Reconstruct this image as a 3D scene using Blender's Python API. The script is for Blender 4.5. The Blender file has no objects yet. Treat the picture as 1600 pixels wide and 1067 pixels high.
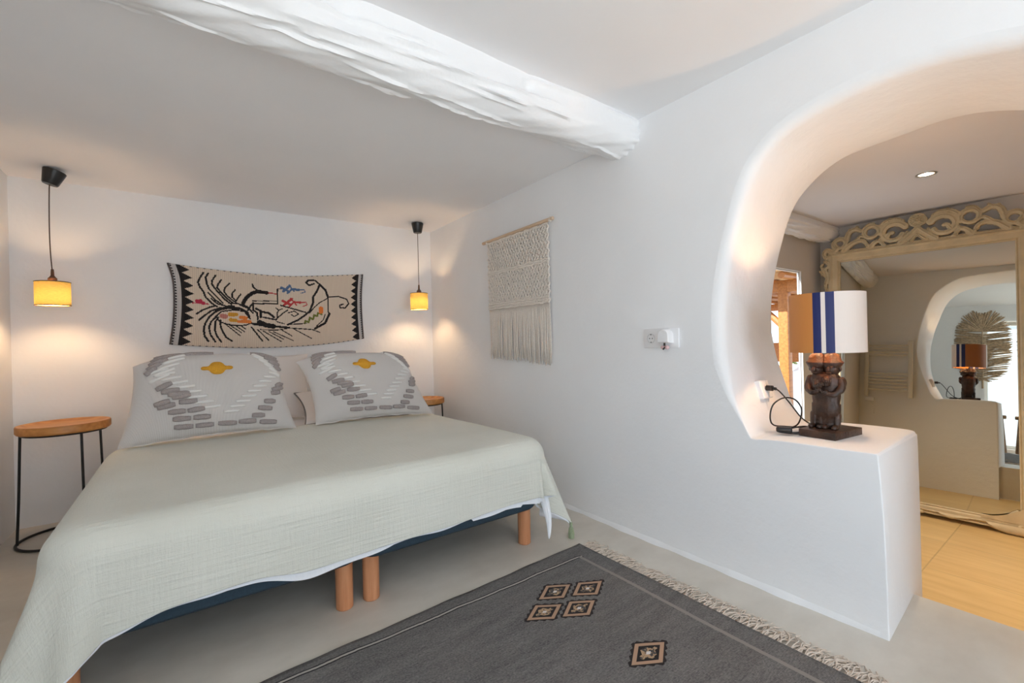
import bpy, bmesh, math, random
import numpy as np
from mathutils import Vector, Matrix
random.seed(7); R = random.Random(11)
PI = math.pi
scn = bpy.context.scene
COL = scn.collection

# ------------------------------------------------------------------ materials
def new_mat(name):
    m = bpy.data.materials.new(name); m.use_nodes = True
    nt = m.node_tree; b = nt.nodes['Principled BSDF']
    return m, nt, b
def srgb(r, g, b):
    f = lambda c: (c/255/12.92) if c/255 <= .04045 else ((c/255+.055)/1.055)**2.4
    return (f(r), f(g), f(b), 1)
def objcoord(nt, scale=(1,1,1)):
    tc = nt.nodes.new('ShaderNodeTexCoord'); mp = nt.nodes.new('ShaderNodeMapping')
    mp.inputs['Scale'].default_value = scale
    nt.links.new(tc.outputs['Object'], mp.inputs['Vector']); return mp.outputs['Vector']
def noise(nt, vec, scale, detail=4, rough=.5):
    n = nt.nodes.new('ShaderNodeTexNoise'); n.inputs['Scale'].default_value = scale
    n.inputs['Detail'].default_value = detail; n.inputs['Roughness'].default_value = rough
    nt.links.new(vec, n.inputs['Vector']); return n.outputs['Fac']
def ramp(nt, fac, c0, c1, p0=.3, p1=.7):
    r = nt.nodes.new('ShaderNodeValToRGB'); r.color_ramp.elements[0].color = c0; r.color_ramp.elements[1].color = c1
    r.color_ramp.elements[0].position = p0; r.color_ramp.elements[1].position = p1
    nt.links.new(fac, r.inputs['Fac']); return r.outputs['Color']
def bump(nt, b, h, strength=.3, dist=.01, prev=None):
    n = nt.nodes.new('ShaderNodeBump'); n.inputs['Strength'].default_value = strength; n.inputs['Distance'].default_value = dist
    nt.links.new(h, n.inputs['Height'])
    if prev: nt.links.new(prev, n.inputs['Normal'])
    nt.links.new(n.outputs['Normal'], b.inputs['Normal']); return n.outputs['Normal']
def mth(nt, op, a, b=None, c=None):
    n = nt.nodes.new('ShaderNodeMath'); n.operation = op
    for i, v in enumerate((a, b, c)):
        if v is None: continue
        if isinstance(v, (int, float)): n.inputs[i].default_value = v
        else: nt.links.new(v, n.inputs[i])
    return n.outputs[0]
def simple(name, col, rough=.6, metal=0, nscale=0, var=.06, bs=0, bscale=60, bdist=.002, coords=(1,1,1), sheen=0):
    m, nt, b = new_mat(name)
    b.inputs['Roughness'].default_value = rough; b.inputs['Metallic'].default_value = metal
    if sheen: b.inputs['Sheen Weight'].default_value = sheen
    v = objcoord(nt, coords)
    if nscale:
        d = tuple(max(0, c*(1-var)) for c in col[:3]) + (1,); l = tuple(min(1, c*(1+var)) for c in col[:3]) + (1,)
        nt.links.new(ramp(nt, noise(nt, v, nscale), d, l), b.inputs['Base Color'])
    else: b.inputs['Base Color'].default_value = col
    if bs: bump(nt, b, noise(nt, v, bscale, 6), bs, bdist)
    return m

def plaster(name, col, b1=.35, b2=.25):
    m, nt, b = new_mat(name); b.inputs['Roughness'].default_value = .85
    v = objcoord(nt)
    d = tuple(c*.97 for c in col[:3]) + (1,)
    nt.links.new(ramp(nt, noise(nt, v, 2.2, 5), d, col), b.inputs['Base Color'])
    n1 = bump(nt, b, noise(nt, v, 3.5, 5, .55), b1, .03)
    bump(nt, b, noise(nt, v, 55, 5, .6), b2, .0025, n1)
    return m
M_WALL = plaster('white_plaster', srgb(238,239,241))
M_CEIL = plaster('ceiling_paint', srgb(240,240,242), .08, .1)
M_BATH = plaster('bathroom_plaster', srgb(214,209,203), .15, .15)
M_BATHC = plaster('bathroom_ceiling_paint', srgb(228,225,226), .08, .1)

def mat_floor():
    m, nt, b = new_mat('polished_microcement')
    v = objcoord(nt)
    c1 = ramp(nt, noise(nt, v, 1.7, 7, .6), srgb(198,191,180), srgb(222,216,206), .3, .72)
    w = nt.nodes.new('ShaderNodeMapping'); w.inputs['Scale'].default_value = (1, 2.2, 1); w.inputs['Rotation'].default_value = (0,0,.6)
    nt.links.new(v, w.inputs['Vector'])
    f2 = noise(nt, w.outputs['Vector'], 2.1, 8, .65)
    mx = nt.nodes.new('ShaderNodeMixRGB'); mx.blend_type = 'MULTIPLY'; mx.inputs['Fac'].default_value = .5
    nt.links.new(c1, mx.inputs['Color1']); nt.links.new(ramp(nt, f2, srgb(232,230,227), srgb(255,255,255), .35, .6), mx.inputs['Color2'])
    nt.links.new(mx.outputs[0], b.inputs['Base Color'])
    nt.links.new(mth(nt, 'MULTIPLY_ADD', f2, .2, .33), b.inputs['Roughness'])
    bump(nt, b, noise(nt, v, 9, 4), .06, .01)
    return m
M_FLOOR = mat_floor()
def mat_tile():
    m, nt, b = new_mat('beige_floor_tile')
    v = objcoord(nt)
    br = nt.nodes.new('ShaderNodeTexBrick'); br.offset = 0
    br.inputs['Scale'].default_value = 1; br.inputs['Brick Width'].default_value = .5; br.inputs['Row Height'].default_value = .5
    br.inputs['Mortar Size'].default_value = .004; br.inputs['Mortar Smooth'].default_value = .3
    br.inputs['Color1'].default_value = srgb(214,182,126); br.inputs['Color2'].default_value = srgb(208,175,120); br.inputs['Mortar'].default_value = srgb(186,158,108)
    mp = nt.nodes.new('ShaderNodeMapping'); mp.inputs['Location'].default_value = (.10,.30,0); mp.inputs['Rotation'].default_value = (0,0,0)
    nt.links.new(v, mp.inputs['Vector']); nt.links.new(mp.outputs[0], br.inputs['Vector'])
    mp2 = nt.nodes.new('ShaderNodeMapping'); mp2.inputs['Scale'].default_value = (8, 1, 1); nt.links.new(v, mp2.inputs['Vector'])
    mx = nt.nodes.new('ShaderNodeMixRGB'); mx.blend_type = 'MULTIPLY'; mx.inputs['Fac'].default_value = .6
    nt.links.new(br.outputs['Color'], mx.inputs['Color1'])
    nt.links.new(ramp(nt, noise(nt, mp2.outputs[0], 3, 5), srgb(225,215,200), srgb(255,255,255)), mx.inputs['Color2'])
    nt.links.new(mx.outputs[0], b.inputs['Base Color']); b.inputs['Roughness'].default_value = .35
    inv = mth(nt, 'SUBTRACT', 1, br.outputs['Fac']); bump(nt, b, inv, .4, .003)
    return m
M_TILE = mat_tile()

def wood(name, c0, c1, axis=2, scale=3, rough=.45):
    m, nt, b = new_mat(name); b.inputs['Roughness'].default_value = rough
    s = [14, 14, 14]; s[axis] = 1.2
    v = objcoord(nt, tuple(s))
    f = noise(nt, v, scale, 6, .6)
    nt.links.new(ramp(nt, f, c0, c1, .32, .68), b.inputs['Base Color']); bump(nt, b, f, .12, .002)
    return m
M_LEG = wood('beech_leg', srgb(186,122,82), srgb(214,154,112))
M_STOOL = wood('oiled_pine', srgb(172,108,52), srgb(214,152,84), 0, 2)
M_ROD = wood('pale_dowel', srgb(200,168,136), srgb(222,196,168), 1)
M_OAK = wood('brown_stool_wood', srgb(120,88,60), srgb(160,122,88), 0)
M_PINE = wood('orange_pergola_wood', srgb(150,88,36), srgb(186,118,56), 0)
M_BLACK = simple('black_metal', srgb(28,26,25), .45)
M_PLASTIC = simple('black_plastic', srgb(26,25,26), .35)
M_BROWNP = simple('dark_brown_socket', srgb(62,44,36), .4)
M_NAVY = simple('navy_bed_fabric', srgb(38,57,70), .8, nscale=120, var=.15, bs=.3, bscale=500, bdist=.001)
M_SHEET = simple('white_sheet', srgb(238,238,240), .85, bs=.35, bscale=18, bdist=.006)
M_LINING = simple('white_lining', srgb(240,242,246), .85, bs=.5, bscale=70, bdist=.004)
M_PLINEN = simple('white_pillowcase', srgb(232,226,222), .85, bs=.3, bscale=12, bdist=.006)
M_PIPING = simple('grey_piping', srgb(120,116,114), .8)
M_TUFT = simple('grey_tufting', srgb(166,156,153), .95, nscale=300, var=.25, bs=.8, bscale=400, bdist=.002)
M_WTUFT = simple('white_tufting', srgb(236,233,229), .95, bs=.8, bscale=400, bdist=.002)
M_YELLOW = simple('mustard_embroidery', srgb(226,164,48), .9, nscale=250, var=.15, bs=.6, bscale=350, bdist=.002)
M_WPLASTIC = simple('white_plastic', srgb(236,236,238), .3)
M_PINK = simple('pale_pink_plastic', srgb(226,190,190), .5)
M_CHROME = simple('brushed_steel', srgb(190,186,180), .3, 1)
M_FRINGE = simple('cream_fringe', srgb(214,200,186), .95, nscale=80, var=.1)
M_SAGE = simple('sage_tassel', srgb(150,162,132), .9, nscale=200, var=.15)

def mat_cover():
    m, nt, b = new_mat('sage_muslin'); b.inputs['Roughness'].default_value = .95; b.inputs['Sheen Weight'].default_value = .15
    uv = nt.nodes.new('ShaderNodeUVMap').outputs[0]
    def mp(s):
        n = nt.nodes.new('ShaderNodeMapping'); n.inputs['Scale'].default_value = s; nt.links.new(uv, n.inputs['Vector']); return n.outputs[0]
    n0 = noise(nt, mp((1,1,1)), 3, 3)
    nt.links.new(ramp(nt, n0, srgb(214,214,203), srgb(221,221,211)), b.inputs['Base Color'])
    a = noise(nt, mp((3, 75, 1)), 1.0, 4, .6)      # long crinkles across the bed
    c = noise(nt, mp((85, 9, 1)), 1.0, 3, .6)
    d = noise(nt, mp((160, 160, 1)), 1.0, 3, .6)
    h = mth(nt, 'ADD', mth(nt, 'ADD', a, mth(nt, 'MULTIPLY', c, .45)), mth(nt, 'MULTIPLY', d, .25))
    bump(nt, b, h, .75, .007)
    return m
M_COVER = mat_cover()
def mat_pillow():
    m, nt, b = new_mat('ribbed_cream_cotton'); b.inputs['Roughness'].default_value = .95
    uv = nt.nodes.new('ShaderNodeUVMap').outputs[0]
    w = nt.nodes.new('ShaderNodeTexWave'); w.bands_direction = 'X'; w.inputs['Scale'].default_value = 34; w.inputs['Distortion'].default_value = .6
    w.inputs['Detail'].default_value = 1; nt.links.new(uv, w.inputs['Vector'])
    nt.links.new(ramp(nt, w.outputs['Fac'], srgb(218,211,206), srgb(230,225,221), .1, .6), b.inputs['Base Color'])
    n1 = bump(nt, b, w.outputs['Fac'], .6, .003)
    bump(nt, b, noise(nt, objcoord(nt), 10, 4), .3, .01, n1)
    return m
M_PILLOW = mat_pillow()

def mat_rug():
    m, nt, b = new_mat('charcoal_flatweave'); b.inputs['Roughness'].default_value = .97
    tc = nt.nodes.new('ShaderNodeTexCoord'); sp = nt.nodes.new('ShaderNodeSeparateXYZ'); nt.links.new(tc.outputs['Object'], sp.inputs[0])
    X, Y = sp.outputs['X'], sp.outputs['Y']     # metres from the rug's far right corner, X and Y run negative
    v = tc.outputs['Object']
    mp = nt.nodes.new('ShaderNodeMapping'); mp.inputs['Scale'].default_value = (40, 400, 1); nt.links.new(v, mp.inputs['Vector'])
    mp2 = nt.nodes.new('ShaderNodeMapping'); mp2.inputs['Scale'].default_value = (150, 150, 1); nt.links.new(v, mp2.inputs['Vector'])
    mp3 = nt.nodes.new('ShaderNodeMapping'); mp3.inputs['Scale'].default_value = (4, 25, 1); nt.links.new(v, mp3.inputs['Vector'])
    f = mth(nt, 'ADD', mth(nt, 'MULTIPLY', noise(nt, mp.outputs[0], 1, 4), .35), mth(nt, 'ADD', mth(nt, 'MULTIPLY', noise(nt, mp2.outputs[0], 1, 3, .7), .45), mth(nt, 'MULTIPLY', noise(nt, mp3.outputs[0], 1, 3), .2)))
    base = ramp(nt, f, srgb(58,57,59), srgb(134,130,127), .34, .68)
    def mix(fac, a, col):
        n = nt.nodes.new('ShaderNodeMixRGB'); nt.links.new(fac, n.inputs['Fac']); nt.links.new(a, n.inputs['Color1'])
        if isinstance(col, tuple): n.inputs['Color2'].default_value = col
        else: nt.links.new(col, n.inputs['Color2'])
        return n.outputs[0]
    def band(x, lo, hi): return mth(nt, 'MULTIPLY', mth(nt, 'GREATER_THAN', x, lo), mth(nt, 'LESS_THAN', x, hi))
    wob = mth(nt, 'MULTIPLY', mth(nt, 'SUBTRACT', noise(nt, v, 30, 2), .5), .006)
    Xw = mth(nt, 'ADD', X, wob); Yw = mth(nt, 'ADD', Y, wob)
    inx = mth(nt, 'LESS_THAN', X, -.085); iny = mth(nt, 'LESS_THAN', Y, -.088)
    base = mix(mth(nt, 'MULTIPLY', band(Yw, -.112, -.092), mth(nt, 'LESS_THAN', X, -.082)), base, srgb(36,34,36))
    base = mix(mth(nt, 'MULTIPLY', band(Yw, -.106, -.097), mth(nt, 'LESS_THAN', X, -.082)), base, srgb(166,160,152))
    base = mix(mth(nt, 'MULTIPLY', band(Xw, -.106, -.088), mth(nt, 'LESS_THAN', Y, -.097)), base, srgb(134,129,124))
    # lozenges: four together and single ones
    dist = None
    DI = [(-.388,-.252),(-.265,-.318),(-.512,-.333),(-.391,-.396),(-.390,-.715), (-.388,-1.034),(-.265,-1.10),(-.512,-1.115),(-.391,-1.178)]
    for cx, cy in DI:
        ax = mth(nt, 'ABSOLUTE', mth(nt, 'SUBTRACT', X, cx)); ay = mth(nt, 'ABSOLUTE', mth(nt, 'SUBTRACT', Y, cy))
        d = mth(nt, 'ADD', mth(nt, 'DIVIDE', ax, .100), mth(nt, 'DIVIDE', ay, .0635))
        dist = d if dist is None else mth(nt, 'MINIMUM', dist, d)
    teeth = mth(nt, 'MULTIPLY', mth(nt, 'SUBTRACT', mth(nt, 'PINGPONG', mth(nt, 'MULTIPLY', X, 80), 1), .5), .14)
    dj = mth(nt, 'ADD', dist, teeth)
    base = mix(band(dj, .80, 1.02), base, srgb(34,27,26))
    base = mix(band(dist, .60, .86), base, srgb(170,138,114))
    base = mix(mth(nt, 'LESS_THAN', dist, .62), base, srgb(32,26,26))
    cc = ramp(nt, noise(nt, v, 90, 2), srgb(70,66,66), srgb(170,142,112), .45, .55)
    base = mix(mth(nt, 'LESS_THAN', dj, .42), base, cc)
    base = mix(mth(nt, 'LESS_THAN', dist, .12), base, srgb(206,200,196))
    nt.links.new(base, b.inputs['Base Color'])
    bump(nt, b, f, .7, .004)
    return m
M_RUG = mat_rug()

# ------------------------------------------------------------------ mesh helpers
def link(name, me, mats, parent=None, smooth=True):
    o = bpy.data.objects.new(name, me)
    for m in (mats if isinstance(mats, (list, tuple)) else [mats]): me.materials.append(m)
    if smooth:
        for p in me.polygons: p.use_smooth = True
    COL.objects.link(o)
    if parent is not None: o.parent = parent
    return o
def tag(o, label, cat=None, group=None, kind=None):
    if label: o['label'] = label
    if cat: o['category'] = cat
    if group: o['group'] = group
    if kind: o['kind'] = kind
    return o
def struct(o): o['kind'] = 'structure'; return o
def empty(name, loc, rz=0):
    o = bpy.data.objects.new(name, None); COL.objects.link(o); o.location = loc; o.rotation_euler = (0,0,rz); o.empty_display_size = .05
    return o
class MB:
    """collects shapes into one mesh"""
    def __init__(s): s.v = []; s.f = []; s.mi = []
    def add(s, vs, fs, mi=0):
        k = len(s.v); s.v += [tuple(map(float, v)) for v in vs]; s.f += [tuple(i+k for i in f) for f in fs]; s.mi += [mi]*len(fs); return s
    def box(s, c, d, mi=0, rz=0):
        cx, cy, cz = c; x, y, z = d[0]/2, d[1]/2, d[2]/2; vs = []
        for a in (-1,1):
            for b in (-1,1):
                for e in (-1,1):
                    px, py = a*x, b*y
                    vs.append((cx+px*math.cos(rz)-py*math.sin(rz), cy+px*math.sin(rz)+py*math.cos(rz), cz+e*z))
        return s.add(vs, [(0,1,3,2),(4,6,7,5),(0,4,5,1),(2,3,7,6),(0,2,6,4),(1,5,7,3)], mi)
    def tube(s, pts, r, n=8, mi=0, closed=False, flat=1.0, flatn=None):
        pts = [Vector(p) for p in pts]; N = len(pts)
        rs = r if isinstance(r, (list, tuple)) else [r]*N
        vs = []; up = None
        for i in range(N):
            if closed: t = pts[(i+1)%N]-pts[i-1]
            else: t = pts[min(i+1,N-1)]-pts[max(i-1,0)]
            if t.length < 1e-9: t = Vector((0,0,1))
            t.normalize()
            if flatn is not None: a = Vector(flatn); a = (a-t*a.dot(t)); a.normalize()
            elif up is None:
                a = Vector((0,0,1)) if abs(t.z) < .9 else Vector((1,0,0)); a = (a-t*a.dot(t)).normalized()
            else:
                a = up-t*up.dot(t)
                a = a.normalized() if a.length > 1e-6 else Vector((1,0,0))
            up = a; bb = t.cross(a)
            for k in range(n):
                th = 2*PI*k/n; p = pts[i]+(a*math.cos(th)*flat+bb*math.sin(th))*rs[i]; vs.append(p)
        fs = []
        for i in range(N if closed else N-1):
            j = (i+1)%N
            for k in range(n): l = (k+1)%n; fs.append((i*n+k, i*n+l, j*n+l, j*n+k))
        if not closed: fs += [tuple(range(n-1,-1,-1)), tuple((N-1)*n+k for k in range(n))]
        return s.add(vs, fs, mi)
    def lathe(s, prof, c=(0,0,0), n=32, mi=0, rot=None):
        vs = []; fs = []
        for (r, z) in prof:
            for k in range(n):
                v = Vector((r*math.cos(2*PI*k/n), r*math.sin(2*PI*k/n), z))
                if rot is not None: v = rot @ v
                vs.append(Vector(c)+v)
        for i in range(len(prof)-1):
            for k in range(n): l = (k+1)%n; fs.append((i*n+k, i*n+l, (i+1)*n+l, (i+1)*n+k))
        return s.add(vs, fs, mi)
    def disc(s, r, c, n=32, mi=0):
        return s.add([(c[0]+r*math.cos(2*PI*k/n), c[1]+r*math.sin(2*PI*k/n), c[2]) for k in range(n)], [tuple(range(n))], mi)
    def ell(s, c, r, n=14, mi=0, rot=None):
        prof = [(max(1e-4, math.cos(-PI/2+PI*i/n)), math.sin(-PI/2+PI*i/n)) for i in range(n+1)]
        k0 = len(s.v); s.lathe(prof, (0,0,0), n+4, mi)
        for i in range(k0, len(s.v)):
            v = Vector((s.v[i][0]*r[0], s.v[i][1]*r[1], s.v[i][2]*r[2]))
            if rot is not None: v = rot @ v
            s.v[i] = tuple(v+Vector(c))
        return s
    def build(s, name, mats, parent=None, smooth=True, bevel=0, seg=2, sharp=35):
        me = bpy.data.meshes.new(name); me.from_pydata(s.v, [], s.f); me.update()
        bm = bmesh.new(); bm.from_mesh(me)
        if bevel:
            es = [e for e in bm.edges if len(e.link_faces) == 2 and e.calc_face_angle(0) > .6]
            bmesh.ops.bevel(bm, geom=es, offset=bevel, segments=seg, affect='EDGES', profile=.5)
            bm.to_mesh(me); bm.free()
            o = link(name, me, mats, parent, smooth)
        else:
            bm.free()
            for p, k in zip(me.polygons, s.mi): p.material_index = k
            o = link(name, me, mats, parent, smooth)
        if smooth and sharp: me.set_sharp_from_angle(angle=math.radians(sharp))
        return o
def spline(pts, n=8, closed=False):
    P = [Vector(p) for p in pts]; out = []; N = len(P)
    rng = N if closed else N-1
    for i in range(rng):
        p0 = P[i-1] if (i > 0 or closed) else P[0]; p1 = P[i]; p2 = P[(i+1)%N]; p3 = P[(i+2)%N] if (i+2 < N or closed) else P[-1]
        for k in range(n):
            t = k/n
            out.append(.5*((2*p1)+(p2-p0)*t+(2*p0-5*p1+4*p2-p3)*t*t+(3*p1-p0-3*p2+p3)*t**3))
    if not closed: out.append(P[-1])
    return out
def skin(name, verts, edges, radii, mats, parent, sub=2):
    me = bpy.data.meshes.new(name); me.from_pydata(verts, edges, []); me.update()
    o = bpy.data.objects.new(name, me); COL.objects.link(o)
    sk = o.modifiers.new('s', 'SKIN')
    for i, r in enumerate(radii): me.skin_vertices[0].data[i].radius = (r, r) if not isinstance(r, tuple) else r
    me.skin_vertices[0].data[0].use_root = True
    sb = o.modifiers.new('b', 'SUBSURF'); sb.levels = sub; sb.render_levels = sub
    dg = bpy.context.evaluated_depsgraph_get(); ev = o.evaluated_get(dg)
    me2 = bpy.data.meshes.new_from_object(ev); 
    bpy.data.objects.remove(o); bpy.data.meshes.remove(me)
    if isinstance(mats, MB):   # collect instead of linking
        mats.add([v.co[:] for v in me2.vertices], [tuple(p.vertices) for p in me2.polygons]); bpy.data.meshes.remove(me2); return None
    return link(name, me2, mats, parent)

# ------------------------------------------------------------------ setting
XW, XB, YB, XL, YF = 1.913, 2.52, 3.915, -.86, -1.75   # arch wall front/back, back wall, left wall, front wall
ZC, ZC2, ZB, ZF2 = 2.18, 2.112, 1.967, -.30            # ceilings (front, over the bed, bathroom), bathroom floor
def grid_plane(name, fn, nu, nv, mat, parent=None):
    vs = [fn(i/nu, j/nv) for i in range(nu+1) for j in range(nv+1)]
    fs = [(i*(nv+1)+j, (i+1)*(nv+1)+j, (i+1)*(nv+1)+j+1, i*(nv+1)+j+1) for i in range(nu) for j in range(nv)]
    return MB().add(vs, fs).build(name, mat, parent)
def wob(a, b, s=1.0): return (math.sin(a*2.3+b*1.7)+math.sin(a*5.1-b*3.3+1)*.5)*.004*s

struct(MB().box(((XL-.3+2.335)/2, (YF-.3+YB+.3)/2, -.15), (2.335-XL+.3, YB-YF+.6, .3)).build('floor', M_FLOOR, smooth=False))
struct(MB().box(((2.337+4.7)/2, -.208, ZF2-.05), (4.7-2.337, 3.69, .1)).build('floor', M_TILE, smooth=False))
struct(MB().box(((XL-.3+XB)/2, (YF-.3+1.6)/2, ZC+.1), (XB-XL+.3, 1.6-YF+.3, .2)).build('ceiling', M_CEIL, smooth=False))
struct(MB().box(((XL-.3+XB)/2, (1.6+YB+.3)/2, ZC2+.134), (XB-XL+.3, YB+.3-1.6, .268)).build('ceiling', M_CEIL, smooth=False))
struct(MB().box(((XB+.001+4.7)/2, -.208, ZB+.06), (4.7-XB, 3.69, .12)).build('ceiling', M_BATHC, smooth=False))
# back wall, with a soft cove into the arch wall
wall_pts = lambda x0, y0, x1, y1, z0, z1, t: None
struct(MB().box(((XL-.3+XB)/2, YB+.15, ZC2/2+.02), (XB-XL+.3, .3, ZC2+.04)).build('wall_back', M_WALL, smooth=False))
# left wall: slightly battered and hand-trowelled
def lw(u, v):
    y = YF-.3+(YB-YF+.3)*u; z = -.01+2.24*v
    return (XL+wob(y*2, z*2, 1.2)+(.02*(1-v)), y, z)
mb = MB(); nu, nv = 120, 40
LY0, LY1, LZ0, LZ1 = -1.35, .70, .06, 1.93      # garden window in the left wall, behind the camera's left shoulder
vs = [lw(i/nu, j/nv) for i in range(nu+1) for j in range(nv+1)]
fs = []
for i in range(nu):
    for j in range(nv):
        c = [sum(lw((i+a)/nu, (j+b)/nv)[k] for a in (0,1) for b in (0,1))/4 for k in range(3)]
        if LY0 < c[1] < LY1 and LZ0 < c[2] < LZ1: continue
        fs.append((i*(nv+1)+j, (i+1)*(nv+1)+j, (i+1)*(nv+1)+j+1, i*(nv+1)+j+1))
mb.add(vs, fs); ya, yb = YF-.3, YB
mb.box((XL-.10, (ya+LY0)/2, 1.08), (.24, LY0-ya, 2.3)); mb.box((XL-.10, (yb+LY1)/2, 1.08), (.24, yb-LY1, 2.3))
mb.box((XL-.10, (LY0+LY1)/2, (LZ0-.07)/2), (.24, LY1-LY0, LZ0+.07)); mb.box((XL-.10, (LY0+LY1)/2, (LZ1+2.23)/2), (.24, LY1-LY0, 2.23-LZ1))
struct(mb.build('wall_left', plaster('rough_left_plaster', srgb(232,232,232), .5, .5)))

# arch wall with the freeform opening (profile given as y, z)
front = [(.49,0),(.492,.2),(.497,.42),(.507,.6),(.51,.628),(.53,.632),(.62,.630),(.75,.629),(.87,.624),(.925,.618),(.945,.632),(.981,.712),(1.012,.79),(1.03,.86),(1.048,.96),(1.053,1.06),(1.053,1.15),(1.045,1.24),(1.026,1.35),(1.002,1.45),(.981,1.52),(.957,1.602),(.925,1.69),(.877,1.768),(.80,1.836),(.70,1.874),(.585,1.895),(.467,1.903),(.361,1.898),(.245,1.875),(.12,1.835),(.0,1.77),(-.12,1.66),(-.2,1.5),(-.24,1.3),(-.25,1.0),(-.25,.5),(-.25,0)]
back = [(.528,0),(.528,.2),(.529,.42),(.531,.59),(.536,.615),(.556,.628),(.65,.630),(.77,.628),(.90,.622),(.955,.615),(.985,.64),(1.014,.69),(1.040,.78),(1.065,.86),(1.085,.93),(1.10,1.01),(1.112,1.10),(1.108,1.20),(1.098,1.29),(1.082,1.385),(1.055,1.50),(1.012,1.64),(.962,1.735),(.870,1.822),(.780,1.870),(.694,1.886),(.548,1.898),(.429,1.907),(.32,1.893),(.212,1.855),(.10,1.80),(.0,1.73),(-.11,1.62),(-.19,1.46),(-.23,1.25),(-.24,1.0),(-.25,.5),(-.25,0)]
def dens(pr, n=5):
    o = [Vector((a, b, 0)) for a, b in pr]
    return [(p.x, p.y) for p in spline(o, n)]
fr, bk = dens(front), dens(back); NP = len(fr)
def offs(pr, d):
    out = []
    for i, (y, z) in enumerate(pr):
        a = pr[max(0, i-1)]; b = pr[min(len(pr)-1, i+1)]
        ty, tz = b[0]-a[0], b[1]-a[1]; L = math.hypot(ty, tz) or 1
        ny, nz = tz/L, -ty/L      # away from the opening
        if z < 1e-6: ny, nz = (1 if i < 10 else -1), 0
        out.append((y+ny*d, max(0, z+nz*d)))
    return out
def rad(i):   # rounder on the arch than on the shelf
    y, z = fr[i]
    return .004 if z < .68 and y > 0 else (.006+min(1, (z-.68)/.25)*.042 if y > 0 else .04)
loops = []
for k in range(6):
    t = k/5*PI/2; lo = []
    for i in range(NP):
        r = rad(i); q = offs(fr, r*(1-math.sin(t)))[i] if False else None
        lo.append((i, r, t))
    loops.append(lo)
def build_arch():
    vs = []; rows = []
    fo = {}
    def ring(prof, sgn, x0):
        rs = []
        for k in range(6):
            t = k/5*PI/2; row = []
            for i in range(NP):
                r = rad(i) if sgn > 0 else .012
                key = round(r*(1-math.sin(t)), 5)
                y, z = offs_pt(prof, i, key)
                row.append((x0+sgn*r*(1-math.cos(t)), y, z))
            rs.append(row)
        return rs
    def offs_pt(pr, i, d):
        y, z = pr[i]; a = pr[max(0, i-1)]; b = pr[min(len(pr)-1, i+1)]
        ty, tz = b[0]-a[0], b[1]-a[1]; L = math.hypot(ty, tz) or 1
        ny, nz = tz/L, -ty/L
        if z < 1e-6: ny, nz = (1 if i < 10 else -1), 0
        return y+ny*d, max(0, z+nz*d)
    A = ring(fr, 1, XW); Bq = ring(bk, -1, XB)
    mid = []
    for k in range(1, 8):
        t = k/8; row = []
        for i in range(NP):
            p = Vector(A[5][i]).lerp(Vector(Bq[5][i]), t)
            w = wob(p.x*6+i*.1, i*.23, .7)
            row.append((p.x, p.y+w*(1 if p.z > .66 else .1), p.z+w*.4*(1 if p.z > .66 else 0)))
        mid.append(row)
    rows = A+mid+Bq[::-1]
    mb = MB(); vs = [p for r in rows for p in r]
    fs = [(a*NP+i, (a+1)*NP+i, (a+1)*NP+i+1, a*NP+i+1) for a in range(len(rows)-1) for i in range(NP-1)]
    mb.add(vs, fs)
    nF = len(fs)
    ytop, ybot = YB+.02, YF-.3
    def face(row, x, ztop, zb, flip):
        # strips radiating to the outer rectangle keep the big plane well shaped
        pts = [(y, z) for (_, y, z) in row]
        vs = [(x, y, z) for y, z in pts]+[(x, ybot, 0), (x, ybot, ztop), (x, ytop, ztop), (x, ytop, 0)]
        n = len(pts); f = list(range(n))+[n, n+1, n+2, n+3]
        mb.add(vs, [tuple(f if not flip else f[::-1])])
    face(A[0], XW, ZC+.05, 0, True); face(Bq[0], XB, ZC+.05, 0, False)
    # wall ends and top
    mb.add([(XW,ybot,0),(XB,ybot,0),(XB,ybot,ZC+.05),(XW,ybot,ZC+.05)], [(0,1,2,3)])
    mb.add([(XW,ytop,0),(XB,ytop,0),(XB,ytop,ZC+.05),(XW,ytop,ZC+.05)], [(3,2,1,0)])
    mb.add([(XW,ybot,ZC+.05),(XB,ybot,ZC+.05),(XB,ytop,ZC+.05),(XW,ytop,ZC+.05)], [(0,1,2,3)])
    me = bpy.data.meshes.new('wall_right'); me.from_pydata(mb.v, [], mb.f); me.update()
    o = link('wall_right', me, M_WALL, None, False)
    for p in me.polygons:
        if p.index < nF: p.use_smooth = True
    struct(o)
build_arch()
# plaster foot that swells out a little along the arch wall, and the riser down to the bathroom
mb = MB(); vs = []; n = 200
for i in range(n+1):
    y = .515+(YB-.515)*i/n; w = .007+.004*math.sin(y*9)+.003*math.sin(y*31+1)
    w = .0005+w*min(1, i/12)
    vs += [(XW+.004, y, .034), (XW-w*.30, y, .020), (XW-w, y, -.001)]
mb.add(vs, [(i*3+k, i*3+k+1, (i+1)*3+k+1, (i+1)*3+k) for i in range(n) for k in range(2)])
struct(mb.build('baseboard_right', M_WALL))
# riser down to the bathroom and the foot of the arch wall on that side
struct(MB().box((2.28, .135, ZF2/2-.003), (.106, .78, -ZF2-.006)).build('trim_1', M_WALL, smooth=False))
struct(MB().box(((XW+.1+XB)/2, (.530+1.75)/2, ZF2/2), (XB-XW-.1, 1.75-.530, -ZF2-.001)).build('trim_2', M_WALL, smooth=False))
struct(MB().box(((XW+.1+XB)/2, (-.25-2.05)/2, ZF2/2), (XB-XW-.1, 1.80, -ZF2-.001)).build('trim_3', M_WALL, smooth=False))

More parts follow.
